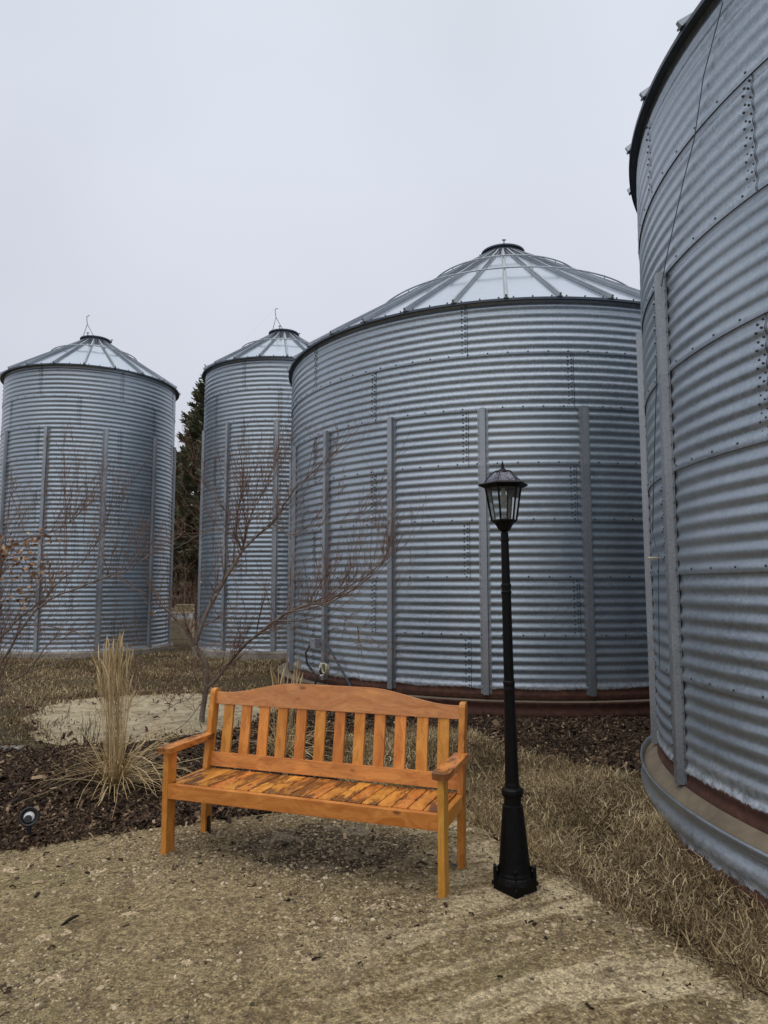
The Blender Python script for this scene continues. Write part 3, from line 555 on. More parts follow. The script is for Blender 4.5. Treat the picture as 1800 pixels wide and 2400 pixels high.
# ---------------------------------------------------------------- bench
M['w_x'] = wood('varnished_pine_long', 0); M['w_y'] = wood('varnished_pine_deep', 1, stain=.85); M['w_z'] = wood('varnished_pine_upright', 2)
M['w_crest'] = wood('varnished_pine_crest', 0, dark=(.50, .20, .048), light=(.74, .355, .115), weather=.55); M['w_lower'] = wood('varnished_pine_lower', 0, dark=(.48, .155, .034), light=(.72, .285, .07))
M['w_arm'] = wood('varnished_pine_arm', 1, dark=(.44, .15, .03), light=(.66, .26, .06), stain=.8); M['w_leg'] = wood('varnished_pine_leg', 2, dark=(.56, .235, .03), light=(.78, .37, .07))
M['w_post'] = wood('varnished_pine_post', 2, dark=(.50, .17, .025), light=(.72, .29, .055))
def bench():
    o_ = gnd(375, 2009); rt = tag(empty('park_bench', (o_[0], o_[1], .008), rad(-19.92)), 'orange varnished wooden slatted bench standing on the gravelly slab', 'bench')
    L, T = 1.738, .036; rr = random.Random(4); tn = lambda: rr.random()
    def b(name, c, d, mat, R=None, bv=.003): mb = MB(); mb.box(c, d, R, 0, tn()); return mb.build(name, mat, rt, bevel=bv, tint=True)
    for x in (T / 2, L - T / 2): b('front_leg', (x, .042, .296), (T, .086, .592), M['w_leg'])
    prof = [(.405, 0), (.475, 0), (.481, .40), (.548, .888), (.542, .902), (.528, .908), (.500, .906), (.487, .897), (.479, .88), (.411, .41)]
    for x in (0, L - T):
        mb = MB(); k = len(prof); V = np.array([(x + q, y, z) for q in (0, T) for y, z in prof]); i = np.arange(k); j = (i + 1) % k
        mb.add(V, [np.stack([i, j, j + k, i + k], -1), np.array([list(range(k))[::-1]]), np.array([list(range(k, 2 * k))])], 0, tn()); lg = mb.build('rear_leg', M['w_post'], rt, bevel=.002, tint=True)
        s_ = 1 if x == 0 else -1; mb = MB(); px = T + .0025 if x == 0 else L - T - .0025
        mb.box((px, .44, .05), (.004, .035, .105)); mb.box((px + s_ * .025, .44, .004), (.055, .035, .004))
        for z_ in (.03, .075): mb.lathe([(.007, 0), (.005, .004)], 8, (0, 0, 0), cap1=True); mb.v[-1] = np.stack([px + s_ * mb.v[-1][:, 2] + s_ * .002, .44 + mb.v[-1][:, 0], z_ + mb.v[-1][:, 1]], -1)
        mb.build('bracket', M['rubber'], lg)
    b('front_rail', (L / 2, .0195, .3705), (L - 2 * T, .037, .083), M['w_x'])
    b('rear_rail', (L / 2, .425, .355), (L - 2 * T, .03, .075), M['w_x'])
    for x in (T / 2, L - T / 2): b('side_rail', (x, .247, .367), (T - .002, .318, .078), M['w_post'])
    mb = MB(); n = 19; x0, x1 = T + .003, L - T - .003; pw = (x1 - x0) / n; RX = Matrix.Rotation(-.018, 4, 'X')
    for k in range(n): mb.box((x0 + (k + .5) * pw, .238, .4035 + rr.uniform(-.001, .001)), (pw - .0055, .396, .02), RX, 0, tn())
    mb.build('seat', M['w_y'], rt, bevel=.0025, tint=True)
    # backrest, leaning 8 degrees
    a = rad(8.0); up = np.array([0, math.sin(a), math.cos(a)]); nrm = np.array([0, math.cos(a), -math.sin(a)]); o0 = np.array([0, .445, .46])
    def lay(V): V = np.asarray(V, float); return o0 + V[:, :1] * np.array([1, 0, 0]) + V[:, 1:2] * nrm + V[:, 2:3] * up
    mb = MB(); xs = np.linspace(T, L - T, 61); u = np.clip((np.minimum(xs, L - xs) - .10) / .52, 0, 1); hgt = .430 + .072 * smooth01(u) + .006 * np.sin((xs - T) / (L - 2 * T) * math.pi)
    V = []
    for x, h in zip(xs, hgt): V += [(x, 0, .352), (x, 0, h), (x, .034, h), (x, .034, .352)]
    q = np.arange(60) * 4; F = np.concatenate([np.stack([q + i, q + (i + 1) % 4, q + 4 + (i + 1) % 4, q + 4 + i], -1) for i in range(4)])
    mb.add(lay(V), [F, np.array([[0, 1, 2, 3][::-1], [240, 241, 242, 243]])], 0, .3)
    bk = mb.build('backrest', M['w_crest'], rt, bevel=.0025, tint=True)
    mb = MB(); mb.add(lay([(x, y, z) for x in (T, L - T) for y in (0, .034) for z in (-.04, .048)]), np.array([[0, 1, 3, 2], [4, 6, 7, 5], [0, 4, 5, 1], [2, 3, 7, 6], [0, 2, 6, 4], [1, 5, 7, 3]]), 0, .62)
    mb.build('lower_rail', M['w_lower'], bk, bevel=.0025, tint=True)
    n = 12; sw = .069; gap = (L - 2 * T - n * sw) / (n + 1)
    for k in range(n):
        xa = T + gap + k * (sw + gap) + rr.uniform(-.002, .002); mb = MB(); tw = rr.uniform(-.002, .002)
        mb.add(lay([(x + (tw if z > 0 else 0), y, z) for x in (xa, xa + sw) for y in (.008, .028) for z in (.046, .354)]), np.array([[0, 1, 3, 2], [4, 6, 7, 5], [0, 4, 5, 1], [2, 3, 7, 6], [0, 2, 6, 4], [1, 5, 7, 3]]), 0, tn())
        mb.build('back_slat', M['w_z'], bk, bevel=.002, tint=True)
    for x0, x1 in ((-.030, .062), (L - .062, L + .030)):
        out = [(x0 + .006, .462), (x0, .10)]
        for cx, cy, a0, a1 in ((x0 + .026, -.006, 180, 270), (x1 - .026, -.006, 270, 360)): out += [(cx + .026 * math.cos(rad(t)), cy + .026 * math.sin(rad(t))) for t in np.linspace(a0, a1, 6)]
        out += [(x1, .10), (x1 - .006, .462)]; k = len(out); V = np.array([(x, y, z) for z in (.592, .627) for x, y in out]); i = np.arange(k); j = (i + 1) % k; mb = MB()
        mb.add(V, [np.stack([i, j, j + k, i + k], -1), np.array([list(range(k))[::-1]]), np.array([list(range(k, 2 * k))])], 0, tn()); mb.build('armrest', M['w_arm'], rt, bevel=.004, tint=True)
bench()

# ---------------------------------------------------------------- lamp post
def lamp():
    m, t, b = new_mat('black_enamel'); co = objco(t); n = noise(t, co, 30, 4)
    t.links.new(ramp(t, n.outputs[0], [(.3, (.0025, .0025, .003)), (.7, (.005, .005, .0055))]), b.inputs['Base Color']); t.links.new(ramp(t, n.outputs[0], [(.3, .34), (.7, .5)]), b.inputs['Roughness']); b.inputs['Specular IOR Level'].default_value = .16
    bump(t, b, noise(t, co, 240, 2).outputs[0], .15, .001); K = m
    g_, t, b = new_mat('clear_pane'); t.nodes.remove(b); fr = N(t, 'ShaderNodeFresnel'); fr.inputs[0].default_value = 1.75; tr = N(t, 'ShaderNodeBsdfTransparent'); tr.inputs[0].default_value = (.90, .915, .91, 1); gl = N(t, 'ShaderNodeBsdfGlossy'); gl.inputs['Roughness'].default_value = .03
    mx = N(t, 'ShaderNodeMixShader'); t.links.new(fr.outputs[0], mx.inputs[0]); t.links.new(tr.outputs[0], mx.inputs[1]); t.links.new(gl.outputs[0], mx.inputs[2]); du = N(t, 'ShaderNodeBsdfTranslucent'); du.inputs[0].default_value = (.8, .82, .8, 1); m2 = N(t, 'ShaderNodeMixShader'); m2.inputs[0].default_value = .13; t.links.new(mx.outputs[0], m2.inputs[1]); t.links.new(du.outputs[0], m2.inputs[2]); t.links.new(m2.outputs[0], t.nodes['Material Output'].inputs[0])
    sol, t, b = new_mat('solar_cell'); v = noise(t, objco(t), 90, kind='v'); t.links.new(ramp(t, v.outputs['Color'], [(.2, (.03, .028, .045)), (.8, (.13, .125, .165))]), b.inputs['Base Color']); b.inputs['Roughness'].default_value = .28; b.inputs['Metallic'].default_value = .3
    bulb = plain('clear_bulb', (.5, .5, .46), .2, bmp=0)
    x, y = gnd(1207, 2090); rt = tag(empty('lamp_post', (x, y, .008)), 'black lamp post with six sided glass lantern and solar cap beside the bench', 'lamp post'); rt.rotation_euler = (rad(.1), rad(-.75), rad(3))
    Z = lambda py: at(1190, py, y).z; pm = (y * math.cos(PITCH)) / FPX
    prof = [(py, hw) for py, hw in ((1600, 13.2), (1604, 13.8), (1612, 12.6), (1619, 13.6), (1621, 12.2), (1836, 15.8), (1842, 17), (1847, 17), (1849, 20.5), (1853, 24), (1860, 24.8), (1867, 23.6), (1869, 19.2), (1888, 19.6), (1890, 22.6), (1901, 23.6), (2043, 36), (2046, 37.5), (2052, 38), (2054, 40), (2066, 43.5))]
    up = [(1252, 9), (1266, 9), (1267.5, 10.6), (1271, 10.6), (1272, 9), (1371, 10), (1373, 11.8), (1378, 12.2), (1380, 10.6), (1388, 10.6), (1390, 12.4), (1394, 12), (1396, 10.8), (1598, 11.6)]
    pr = [(hw * pm, Z(py)) for py, hw in reversed(up + prof)]
    mb = MB(); mb.lathe(pr, 32, cap0=True, cap1=True); mb.lathe([(q[0] * 1.012, q[1]) for q in pr if q[1] < Z(1902)], 8, a0=rad(22.5)); mb.build('post', K, rt, smooth=False)
    mb = MB(); hb = .0; q = .112
    mb.lathe([(q + .004, 0), (q, .045), (q - .004, .058), (q - .012, .062), (q - .02, .10), (.094, .122), (.086, .128)], 4, a0=rad(-100), cap0=True)
    bs = mb.build('base', K, rt, bevel=.006)
    for k in range(4):
        mb = MB(); a = rad(-100 + 90 * k); RM = Matrix.Rotation(a, 4, 'Z'); c = (math.cos(a), math.sin(a)); hh = .088 if k % 2 else .03
        mb.box((c[0] * (q - .010), c[1] * (q - .010), .035 + hh / 2), (.02, .036, hh), RM); mb.lathe([(.011, 0), (.011, .014), (.006, .018)], 8, (c[0] * (q - .0), c[1] * (q - .0), .03), cap1=True)
        mb.build('bolt_lug', K, bs, bevel=.003)
    # lantern: hexagon turned about 15 degrees
    a0 = rad(-117.5); H = lambda prof_, **k: prof_
    ztop, zbot, zb_ = Z(1151), Z(1222.7), Z(1247)
    R1, R2 = 43 * pm, 29.5 * pm
    mb = MB(); mb.lathe([(6 * pm, Z(1254)), (7 * pm, Z(1250)), (13.5 * pm, Z(1246)), (17 * pm, Z(1240)), (24 * pm, Z(1229)), (R2 + .004, Z(1225)), (R2 + .003, Z(1222)), (R2 - .012, Z(1221.5))], 6, a0=a0, cap0=True, cap1=True)
    for k in range(6):
        a = a0 + k * math.pi / 3; mb.tube([(R2 * math.cos(a), R2 * math.sin(a), zbot - .004), (R1 * math.cos(a), R1 * math.sin(a), ztop + .012)], .0055, 4)
    ln = mb.build('lantern', K, rt)
    mb = MB()
    for k in range(6):
        a, b2 = a0 + k * math.pi / 3, a0 + (k + 1) * math.pi / 3; s_ = .985
        mb.add(np.array([(R2 * s_ * math.cos(a), R2 * s_ * math.sin(a), zbot), (R2 * s_ * math.cos(b2), R2 * s_ * math.sin(b2), zbot), (R1 * s_ * math.cos(b2), R1 * s_ * math.sin(b2), ztop + .01), (R1 * s_ * math.cos(a), R1 * s_ * math.sin(a), ztop + .01)]), np.array([[0, 1, 2, 3]]))
    mb.build('glass', g_, ln)
    mb = MB(); B = 61 * pm
    mb.lathe([(R1 - .02, ztop + .012), (R1 + .004, ztop + .006), (B - .006, Z(1143)), (B, Z(1140)), (B - .006, Z(1138)), (B - .02, Z(1136.5)), (45 * pm, Z(1134.5))], 6, a0=a0, cap0=True)
    mb.lathe([(44.5 * pm, Z(1135)), (38 * pm, Z(1126)), (22 * pm, Z(1110))], 6, a0=a0, m=1)
    mb.lathe([(23 * pm, Z(1110.5)), (20 * pm, Z(1107.5)), (8 * pm, Z(1105.5))], 12, cap1=True)
    for k in range(12):
        a = a0 + k * math.pi / 6; f = 1 if k % 2 == 0 else math.cos(math.pi / 6); mb.tube([(r_ * f * pm * math.cos(a), r_ * f * pm * math.sin(a), Z(z_) + .001) for r_, z_ in ((44.8, 1135), (38.3, 1126), (22, 1110))], .0022 if k % 2 == 0 else .0011, 4, m=0 if k % 2 == 0 else 2)
    mb.build('lantern_roof', [K, sol, M['rod']], ln)
    mb = MB(); mb.lathe([(9 * pm, Z(1106)), (8 * pm, Z(1104)), (4.6 * pm, Z(1102)), (4 * pm, Z(1098)), (2.4 * pm, Z(1090)), (.6 * pm, Z(1083.5))], 12, cap1=True); mb.build('finial', K, ln, smooth=True)
    mb = MB(); mb.lathe([(.0, Z(1186)), (.012, Z(1184)), (.018, Z(1178)), (.019, Z(1172)), (.014, Z(1164)), (.011, Z(1160)), (.012, ztop + .01)], 16); mb.lathe([(.016, Z(1222)), (.012, Z(1216)), (.0, Z(1214))], 12); mb.build('bulb', bulb, ln, smooth=True)
lamp()

# ---------------------------------------------------------------- spotlight on a stake
def spotlight():
    x, y = gnd(66, 1945, .07); z = float(HG(x, y)); rt = tag(empty('garden_spotlight', (x, y, z)), 'small black garden spotlight on a stake in the bark mulch', 'spotlight')
    d = Vector((-x * .9, -y, 1.6)).normalized(); Rm = d.to_track_quat('Z', 'Y').to_matrix().to_4x4()
    def put(mb): mb.v = [np.array([Rm @ Vector(p) + Vector((0, 0, .145)) for p in v]) for v in mb.v]; return mb
    K = M['rubber']; mb = MB(); mb.lathe([(.015, -.07), (.035, -.06), (.055, -.005), (.058, .014), (.050, .016), (.042, .004), (.030, -.008)], 28, cap0=True); put(mb); hd = mb.build('lamp_head', K, rt, smooth=True)
    mb = MB(); mb.lathe([(.032, -.006), (.030, .003), (0, .005)], 24); put(mb); mb.build('lens', M['white'], hd, smooth=True)  # plain white disc standing in for the bright reflection in the lens
    mb = MB(); mb.lathe([(.024, .002), (.023, .010), (.0, .011)], 18, (-.005, -.012, 0)); put(mb); mb.build('lamp_chip', K, hd)  # dark centre set off-axis, leaving the painted reflection as a crescent
    mb = MB(); mb.box((0, .01, .04), (.022, .02, .15)); mb.tube([(0, .01, .06), (0, .01, -.08)], .008, 6); mb.build('stake', K, rt, bevel=.003)
spotlight()

# ---------------------------------------------------------------- ornamental grass
def reed(px, py, z, h, n, nl, label, seed, lean=0., spread=.1):
    r = np.random.default_rng(seed); x, y = gnd(px, py, z); z0 = float(HG(x, y)) - .01
    rt = tag(empty('feather_reed_grass', (x, y, z0)), label, 'ornamental grass', 'dry ornamental grass clumps'); mb = MB(); pl = MB()
    for k in range(n):
        a = r.uniform(0, 6.28); rr = spread * r.uniform(.1, 1) ** .7; b_ = np.array([rr * math.cos(a), rr * math.sin(a), 0]); H = h * r.uniform(.72, 1.0) * (1 - .25 * (r.random() < .3))
        ln = np.array([lean + r.normal(0, .04) - (.22 * r.random() if r.random() < .16 else 0) + b_[0] * .4, r.normal(0, .05) + b_[1] * .6, 0]) * H
        u = np.linspace(0, 1, 6)[:, None]; P = b_ + np.array([0, 0, H]) * u + ln * u ** 2; tn = r.beta(2, 2); mb.tube(P, np.linspace(.0017, .0009, 6), 3, tint=tn, cap=False)
        if r.random() < .75:
            q = np.linspace(0, 1, 6)[:, None]; d = (P[-1] - P[-2]) / np.linalg.norm(P[-1] - P[-2]); P2 = P[-1] - d * .05 + d * q * r.uniform(.12, .22) + np.array([r.normal(0, .02), r.normal(0, .02), 0]) * q ** 2
            pl.tube(P2, np.array([.001, .004, .0055, .005, .0035, .0008]) * r.uniform(.7, 1.2), 4, tint=min(1, tn + .15), cap=False)
    mb.build('stems', M['feather'], rt, tint=True); rt.children[0].name = 'stem_tuft'
    pl.build('plume', M['feather'], rt, tint=True)
    mb = MB()
    for k in range(nl):
        a = r.uniform(0, 6.28); d = np.array([math.cos(a), math.sin(a), 0]); s = np.array([-d[1], d[0], 0]); L = r.uniform(.3, .85) * h * .95; e = r.uniform(.25, 1.3); u = np.linspace(0, 1, 8)
        drop = r.choice([.15, .5, 1.1]) * r.uniform(.6, 1.3); P = d * r.uniform(0, spread * .9); pts = []
        ang = e
        for q in range(8):
            pts.append(P.copy()); P = P + (d * math.cos(ang) + np.array([0, 0, math.sin(ang)])) * L / 7; ang -= drop * .3 * (.6 + r.random() * .8)
            P[2] = max(P[2], .008 + .01 * r.random())
        pts = np.array(pts); wd = np.array([.0028, .003, .0032, .003, .0028, .0022, .0016, .0005]) * r.uniform(.6, 1.3); V = np.concatenate([pts - s * wd[:, None], pts + s * wd[:, None] + np.array([0, 0, .001])])
        i = np.arange(7); mb.add(V, np.stack([i, i + 1, i + 9, i + 8], -1), 0, r.beta(1.5, 2.3))
    for k in range(nl // 6):                                   # broken straws lying outwards
        a = r.uniform(0, 6.28); d = np.array([math.cos(a), math.sin(a), r.uniform(.02, .45)]); p0 = np.array([r.normal(0, spread), r.normal(0, spread), r.uniform(.01, .25)]); u = np.linspace(0, 1, 5)[:, None]; Lr = h * r.uniform(.35, .85)
        P = p0 + d * u * Lr; P[:, 2] = np.maximum(P[:, 2] - (u[:, 0] ** 2) * .25 * Lr, .012 + .01 * r.random()); P[1:4] += r.normal(0, .012, (3, 3)); mb.tube(P, np.linspace(.0026, .0012, 5), 3, tint=r.uniform(.5, 1), cap=False)
    mb.build('foliage', M['feather'], rt, tint=True)
reed(266, 1838, .09, 1.03, 125, 250, 'tall dry feather grass clump with plumes, in the mulch left of the bench', 5, -.04, .078)
reed(664, 1772, .13, .68, 40, 170, 'dry feather grass clump seen between the back slats of the bench', 6, .0, .09)
reed(697, 1668, .13, .6, 9, 12, 'thin wisp of dry grass stems before the wide bin', 8, .03, .05)

# ---------------------------------------------------------------- bare trees and shrubs
def bark(name, a, b_): return plain(name, a, .9, 0, b_, 22, .5, .004)
M['bark'] = bark('grey_brown_bark', (.19, .145, .112), .45); M['twig'] = bark('red_brown_twig', (.19, .112, .082), .45); M['dark_bark'] = bark('dark_bark', (.045, .033, .027), .4)
M['dead_leaf'] = tinted('dead_leaf', [(0, (.14, .065, .032)), (.5, (.33, .185, .10)), (1, (.58, .41, .26))], .7)
class Woody:
    def __init__(s, seed, org): s.r = np.random.default_rng(seed); s.limb = MB(); s.tw = MB(); s.lf = MB(); s.o = np.array(org)
    def limb_px(s, pts, r0, r1, dens=9., twig=.42, upb=.55, sub=2, mb=None, side=None):
        P = np.array([at(x, y, Y) for x, y, Y in pts]); 
        u = np.linspace(0, 1, len(P)); n = max(6, 4 * len(P)); uu = np.linspace(0, 1, n); Q = np.stack([np.interp(uu, u, P[:, i]) for i in range(3)], -1)
        for _ in range(2): Q[1:-1] = (Q[:-2] + 2 * Q[1:-1] + Q[2:]) / 4
        Q += s.r.normal(0, .006, Q.shape) * np.linspace(0, 1, n)[:, None]; R_ = np.linspace(r0, r1, n) * .86
        (mb or s.limb).tube(Q - s.o, R_, 8 if r0 > .012 else 5)
        seg = np.linalg.norm(np.diff(Q, axis=0), axis=1); L = seg.sum(); cum = np.concatenate([[0], np.cumsum(seg)]) / L
        for k in range(int(dens * 1.7 * L)):
            t = s.r.uniform(.12, 1.0); p = np.array([np.interp(t, cum, Q[:, i]) for i in range(3)]); i = min(len(Q) - 2, int(np.searchsorted(cum, t)) - 1); d = Q[i + 1] - Q[i]; d /= np.linalg.norm(d)
            s.grow(p, d, twig * s.r.uniform(.5, 1.9), max(.0027, np.interp(t, cum, R_) * .33), sub, upb)
        [s.grow(Q[-1], (Q[-1] - Q[-3]) / np.linalg.norm(Q[-1] - Q[-3]), twig * f_, r1, sub, upb, .35) for f_ in (1.2, .9)]
    def grow(s, p, d, L, r, lvl, upb, wide=.95):
        r_ = s.r; a = r_.normal(0, 1, 3); a -= d * (a @ d); a /= np.linalg.norm(a) + 1e-9; ang = r_.uniform(.4, 1.15) * wide; q = d * math.cos(ang) + a * math.sin(ang); q += np.array([0, 0, upb]) * r_.uniform(.2, 1.2); q /= np.linalg.norm(q)
        n = 6; P = [p]; r = min(r, .011)
        for i in range(n):
            q = q + r_.normal(0, .075, 3) + np.array([0, 0, .06 * upb]); q /= np.linalg.norm(q); P.append(P[-1] + q * L / n)
        P = np.array(P); s.tw.tube(P - s.o, np.linspace(r, .0013, n + 1), 4 if r > .005 else 3, cap=False)
        if lvl > 0:
            for k in range(r_.integers(1, 4)):
                i = r_.integers(1, n); s.grow(P[i], (P[i + 1] - P[i]) / np.linalg.norm(P[i + 1] - P[i]), L * r_.uniform(.3, .75), max(.0019, r * .65), lvl - 1, upb)
        return P
    def leaf(s, p, size):
        r_ = s.r; a = r_.normal(0, 1, 3); a /= np.linalg.norm(a); b_ = np.cross(a, r_.normal(0, 1, 3)); b_ /= np.linalg.norm(b_); c = np.cross(a, b_); p = p - s.o
        V = np.array([p, p + (a * .5 + b_ * .38 + c * .12) * size, p + a * size * 1.1 + c * .1 * size, p + (a * .5 - b_ * .38 + c * .16) * size]); s.lf.add(V, np.array([[0, 1, 2, 3]]), 0, r_.beta(2, 2))
def bare_tree():
    T = 7.85; org = at(474, 1722, T); rt = tag(empty('bare_tree', org), 'leafless young tree with spreading red brown twigs right behind the bench', 'tree'); w_ = Woody(21, org)
    w_.limb_px([(475, 1742, T), (471, 1690, T), (478, 1640, T), (486, 1590, T - .02), (478, 1548, T - .02), (457, 1512, T - .03)], .038, .027, 1.5)
    w_.limb_px([(457, 1512, T - .03), (475, 1455, T), (500, 1404, T + .05), (538, 1338, T + .1), (551, 1318, T + .12), (567, 1291, T + .15)], .026, .018, 8)
    w_.limb_px([(567, 1291, T + .15), (552, 1258, T + .1), (556, 1215, T + .05), (560, 1180, T), (568, 1140, T - .05)], .016, .006, 16, .5, .8)
    w_.limb_px([(567, 1291, T + .15), (582, 1226, T + .25), (596, 1187, T + .3), (620, 1150, T + .35), (640, 1100, T + .4)], .014, .005, 15, .5, .8)
    w_.limb_px([(567, 1291, T + .15), (605, 1252, T + .1), (640, 1228, T), (670, 1175, T - .05), (695, 1140, T - .1), (748, 1092, T - .15), (780, 1066, T - .2)], .016, .004, 14, .45, .7)
    w_.limb_px([(640, 1228, T), (680, 1258, T - .1), (720, 1235, T - .2), (775, 1225, T - .25), (830, 1215, T - .3), (850, 1222, T - .3)], .010, .003, 12, .38, .9)
    w_.limb_px([(556, 1215, T + .05), (520, 1190, T), (490, 1150, T - .05), (465, 1110, T - .1)], .009, .003, 12, .4, .8)
    w_.limb_px([(552, 1258, T + .1), (510, 1240, T + .05), (470, 1250, T), (430, 1275, T), (400, 1290, T)], .008, .003, 9, .35, .6)
    w_.limb_px([(484, 1612, T), (505, 1595, T - .1), (531, 1560, T - .2), (567, 1517, T - .3), (603, 1486, T - .4), (640, 1457, T - .5), (676, 1435, T - .55), (712, 1418, T - .6), (752, 1413, T - .65)], .024, .012, 8, .45, .7)
    w_.limb_px([(676, 1435, T - .55), (730, 1425, T - .7), (780, 1410, T - .8), (830, 1380, T - .85), (875, 1345, T - .9), (905, 1310, T - .9)], .012, .003, 16, .42, .95)
    w_.limb_px([(712, 1418, T - .6), (760, 1400, T - .5), (800, 1398, T - .45), (840, 1370, T - .4), (880, 1330, T - .3)], .009, .003, 14, .4, .95)
    w_.limb_px([(603, 1486, T - .4), (660, 1470, T - .6), (710, 1482, T - .7), (760, 1530, T - .8)], .008, .003, 7, .3, .2)
    w_.limb_px([(640, 1457, T - .5), (700, 1455, T - .5), (770, 1440, T - .55), (830, 1462, T - .6), (880, 1505, T - .6)], .008, .002, 9, .32, .3)
    w_.limb_px([(457, 1512, T - .03), (440, 1485, T - .1), (422, 1464, T - .15), (403, 1442, T - .2), (380, 1420, T - .2), (362, 1385, T - .2)], .017, .004, 14, .34, .5)
    w_.limb_px([(460, 1515, T), (500, 1510, T - .1), (545, 1514, T - .15), (620, 1500, T - .2)], .007, .003, 6, .3, .4)
    w_.limb_px([(480, 1560, T), (430, 1590, T - .3), (380, 1610, T - .5), (320, 1600, T - .6)], .008, .002, 9, .3, .2)
    w_.limb_px([(484, 1600, T), (440, 1640, T - .2), (405, 1652, T - .3), (395, 1648, T - .3)], .007, .003, 6, .22, .1)
    w_.limb_px([(478, 1640, T), (440, 1690, T - .4), (400, 1720, T - .5), (340, 1745, T - .6)], .006, .002, 5, .2, .0)
    for k in range(34):                                        # tangle of fine low shoots round the stem
        a = w_.r.uniform(0, 6.28); w_.grow(np.array(at(w_.r.normal(500, 60), w_.r.uniform(1470, 1650), T + w_.r.normal(-.2, .25))), np.array([math.cos(a), .4 * math.sin(a), w_.r.uniform(-.25, .6)]), w_.r.uniform(.3, .75), .0035, 1, .25, .6)
    for k in range(10):
        x = w_.r.uniform(440, 800); w_.grow(np.array(at(x, w_.r.uniform(1330, 1480), T - .3)), np.array([0, 0, 1.]), w_.r.uniform(.4, .8), .004, 1, .9)
    w_.limb.build('trunk', M['bark'], rt, smooth=True); w_.tw.build('crown', M['twig'], rt, smooth=True)
    for k in range(10): w_.leaf(np.array(at(w_.r.uniform(380, 620), w_.r.uniform(1250, 1560), T)), .03)
    w_.lf.build('leaf_cluster', M['dead_leaf'], rt, tint=True)
bare_tree()
def left_shrub():
    T = 7.2; org = at(-40, 1770, T); rt = tag(empty('bare_shrub', org), 'leafless shrub with curled brown leaves arching in from the left edge', 'shrub'); w_ = Woody(22, org)
    w_.limb_px([(-40, 1770, T), (-30, 1690, T), (-18, 1600, T), (0, 1555, T), (26, 1516, T - .05), (51, 1471, T - .1), (81, 1431, T - .12), (122, 1400, T - .15), (177, 1380, T - .2), (254, 1349, T - .25), (300, 1337, T - .3), (345, 1305, T - .3)], .022, .004, 9, .38, .8)
    w_.limb_px([(-18, 1600, T), (-6, 1500, T), (41, 1451, T + .05), (85, 1420, T + .1), (114, 1394, T + .15), (138, 1361, T + .2), (183, 1329, T + .3), (210, 1295, T + .35), (240, 1255, T + .4)], .016, .004, 10, .45, 1.)
    w_.limb_px([(-6, 1500, T), (16, 1479, T), (61, 1465, T - .1), (102, 1465, T - .2), (152, 1475, T - .25), (224, 1494, T - .3), (300, 1516, T - .3), (340, 1530, T - .3)], .010, .003, 8, .3, .5)
    w_.limb_px([(-30, 1690, T), (-25, 1450, T), (-14, 1310, T), (0, 1288, T), (61, 1262, T), (122, 1248, T), (169, 1221, T), (210, 1170, T)], .014, .003, 11, .4, .8)
    w_.limb_px([(-40, 1760, T - .3), (0, 1610, T - .3), (64, 1577, T - .35), (95, 1530, T - .4), (122, 1496, T - .4), (150, 1488, T - .4)], .012, .004, 9, .3, .4)
    w_.limb_px([(64, 1577, T - .35), (110, 1560, T - .4), (165, 1545, T - .4), (244, 1532, T - .4)], .007, .003, 6, .3, .2)
    w_.limb_px([(-30, 1650, T), (-10, 1400, T + .1), (4, 1330, T + .1), (20, 1200, T + .1)], .012, .004, 10, .4, .7)
    for (x0, y0, x1, y1, dx) in ((108, 1240, 113, 1060, 0), (156, 1370, 146, 1120, 0), (156, 1300, 150, 1050, 0), (58, 1250, 25, 1150, 0), (195, 1250, 200, 1110, 0), (110, 1400, 95, 1290, 0), (200, 1360, 240, 1260, 10), (250, 1350, 285, 1180, 6), (290, 1335, 330, 1250, 8)):
        w_.limb_px([(x0, y0, T), ((x0 + x1) / 2 + dx, (y0 + y1) / 2, T + .05), (x1, y1, T + .1)], .0045, .0014, 5, .2, .9, 1, w_.tw)
    w_.limb_px([(0, 1640, T), (5, 1720, T - .1), (2, 1800, T - .2)], .004, .002, 5, .2, -.3); w_.limb_px([(30, 1605, T), (52, 1640, T - .1), (44, 1720, T - .2)], .004, .002, 5, .16, -.3)
    w_.limb_px([(150, 1545, T), (165, 1640, T), (156, 1750, T)], .004, .002, 5, .16, -.2)
    r_ = w_.r
    for cx, cy, sx, sy, n in ((20, 1280, 25, 22, 22), (90, 1262, 40, 16, 22), (45, 1310, 45, 20, 26), (60, 1345, 40, 25, 26), (30, 1400, 30, 22, 10), (130, 1345, 22, 14, 7), (52, 1412, 10, 10, 5), (8, 1330, 15, 40, 14), (360, 1440, 12, 10, 2)):
        for k in range(int(n * 1.5)): w_.leaf(np.array(at(cx + r_.normal(0, sx * .6), cy + r_.normal(0, sy * .6), T + r_.normal(0, .12))), r_.uniform(.04, .062))
    w_.limb.build('trunk', M['bark'], rt, smooth=True); w_.tw.build('crown', M['twig'], rt, smooth=True); w_.lf.build('leaf_cluster', M['dead_leaf'], rt, tint=True)
left_shrub()
def small_stub(px, py, z, n, h, label, seed):
    x, y = gnd(px, py, z); org = (x, y, float(HG(x, y)) - .02); rt = tag(empty('perennial_stub', org), label, 'plant'); w_ = Woody(seed, org)
    for k in range(n): w_.grow(np.array(org) + np.array([w_.r.normal(0, .09), w_.r.normal(0, .05), 0]), np.array([0, 0, 1.]), h * w_.r.uniform(.5, 1.1), .004, 1, .9, .35)
    w_.tw.build('stem_tuft', M['dark_bark'], rt)
small_stub(205, 1748, .13, 16, .28, 'cut back brown stems in the mulch before the limestone path', 31)

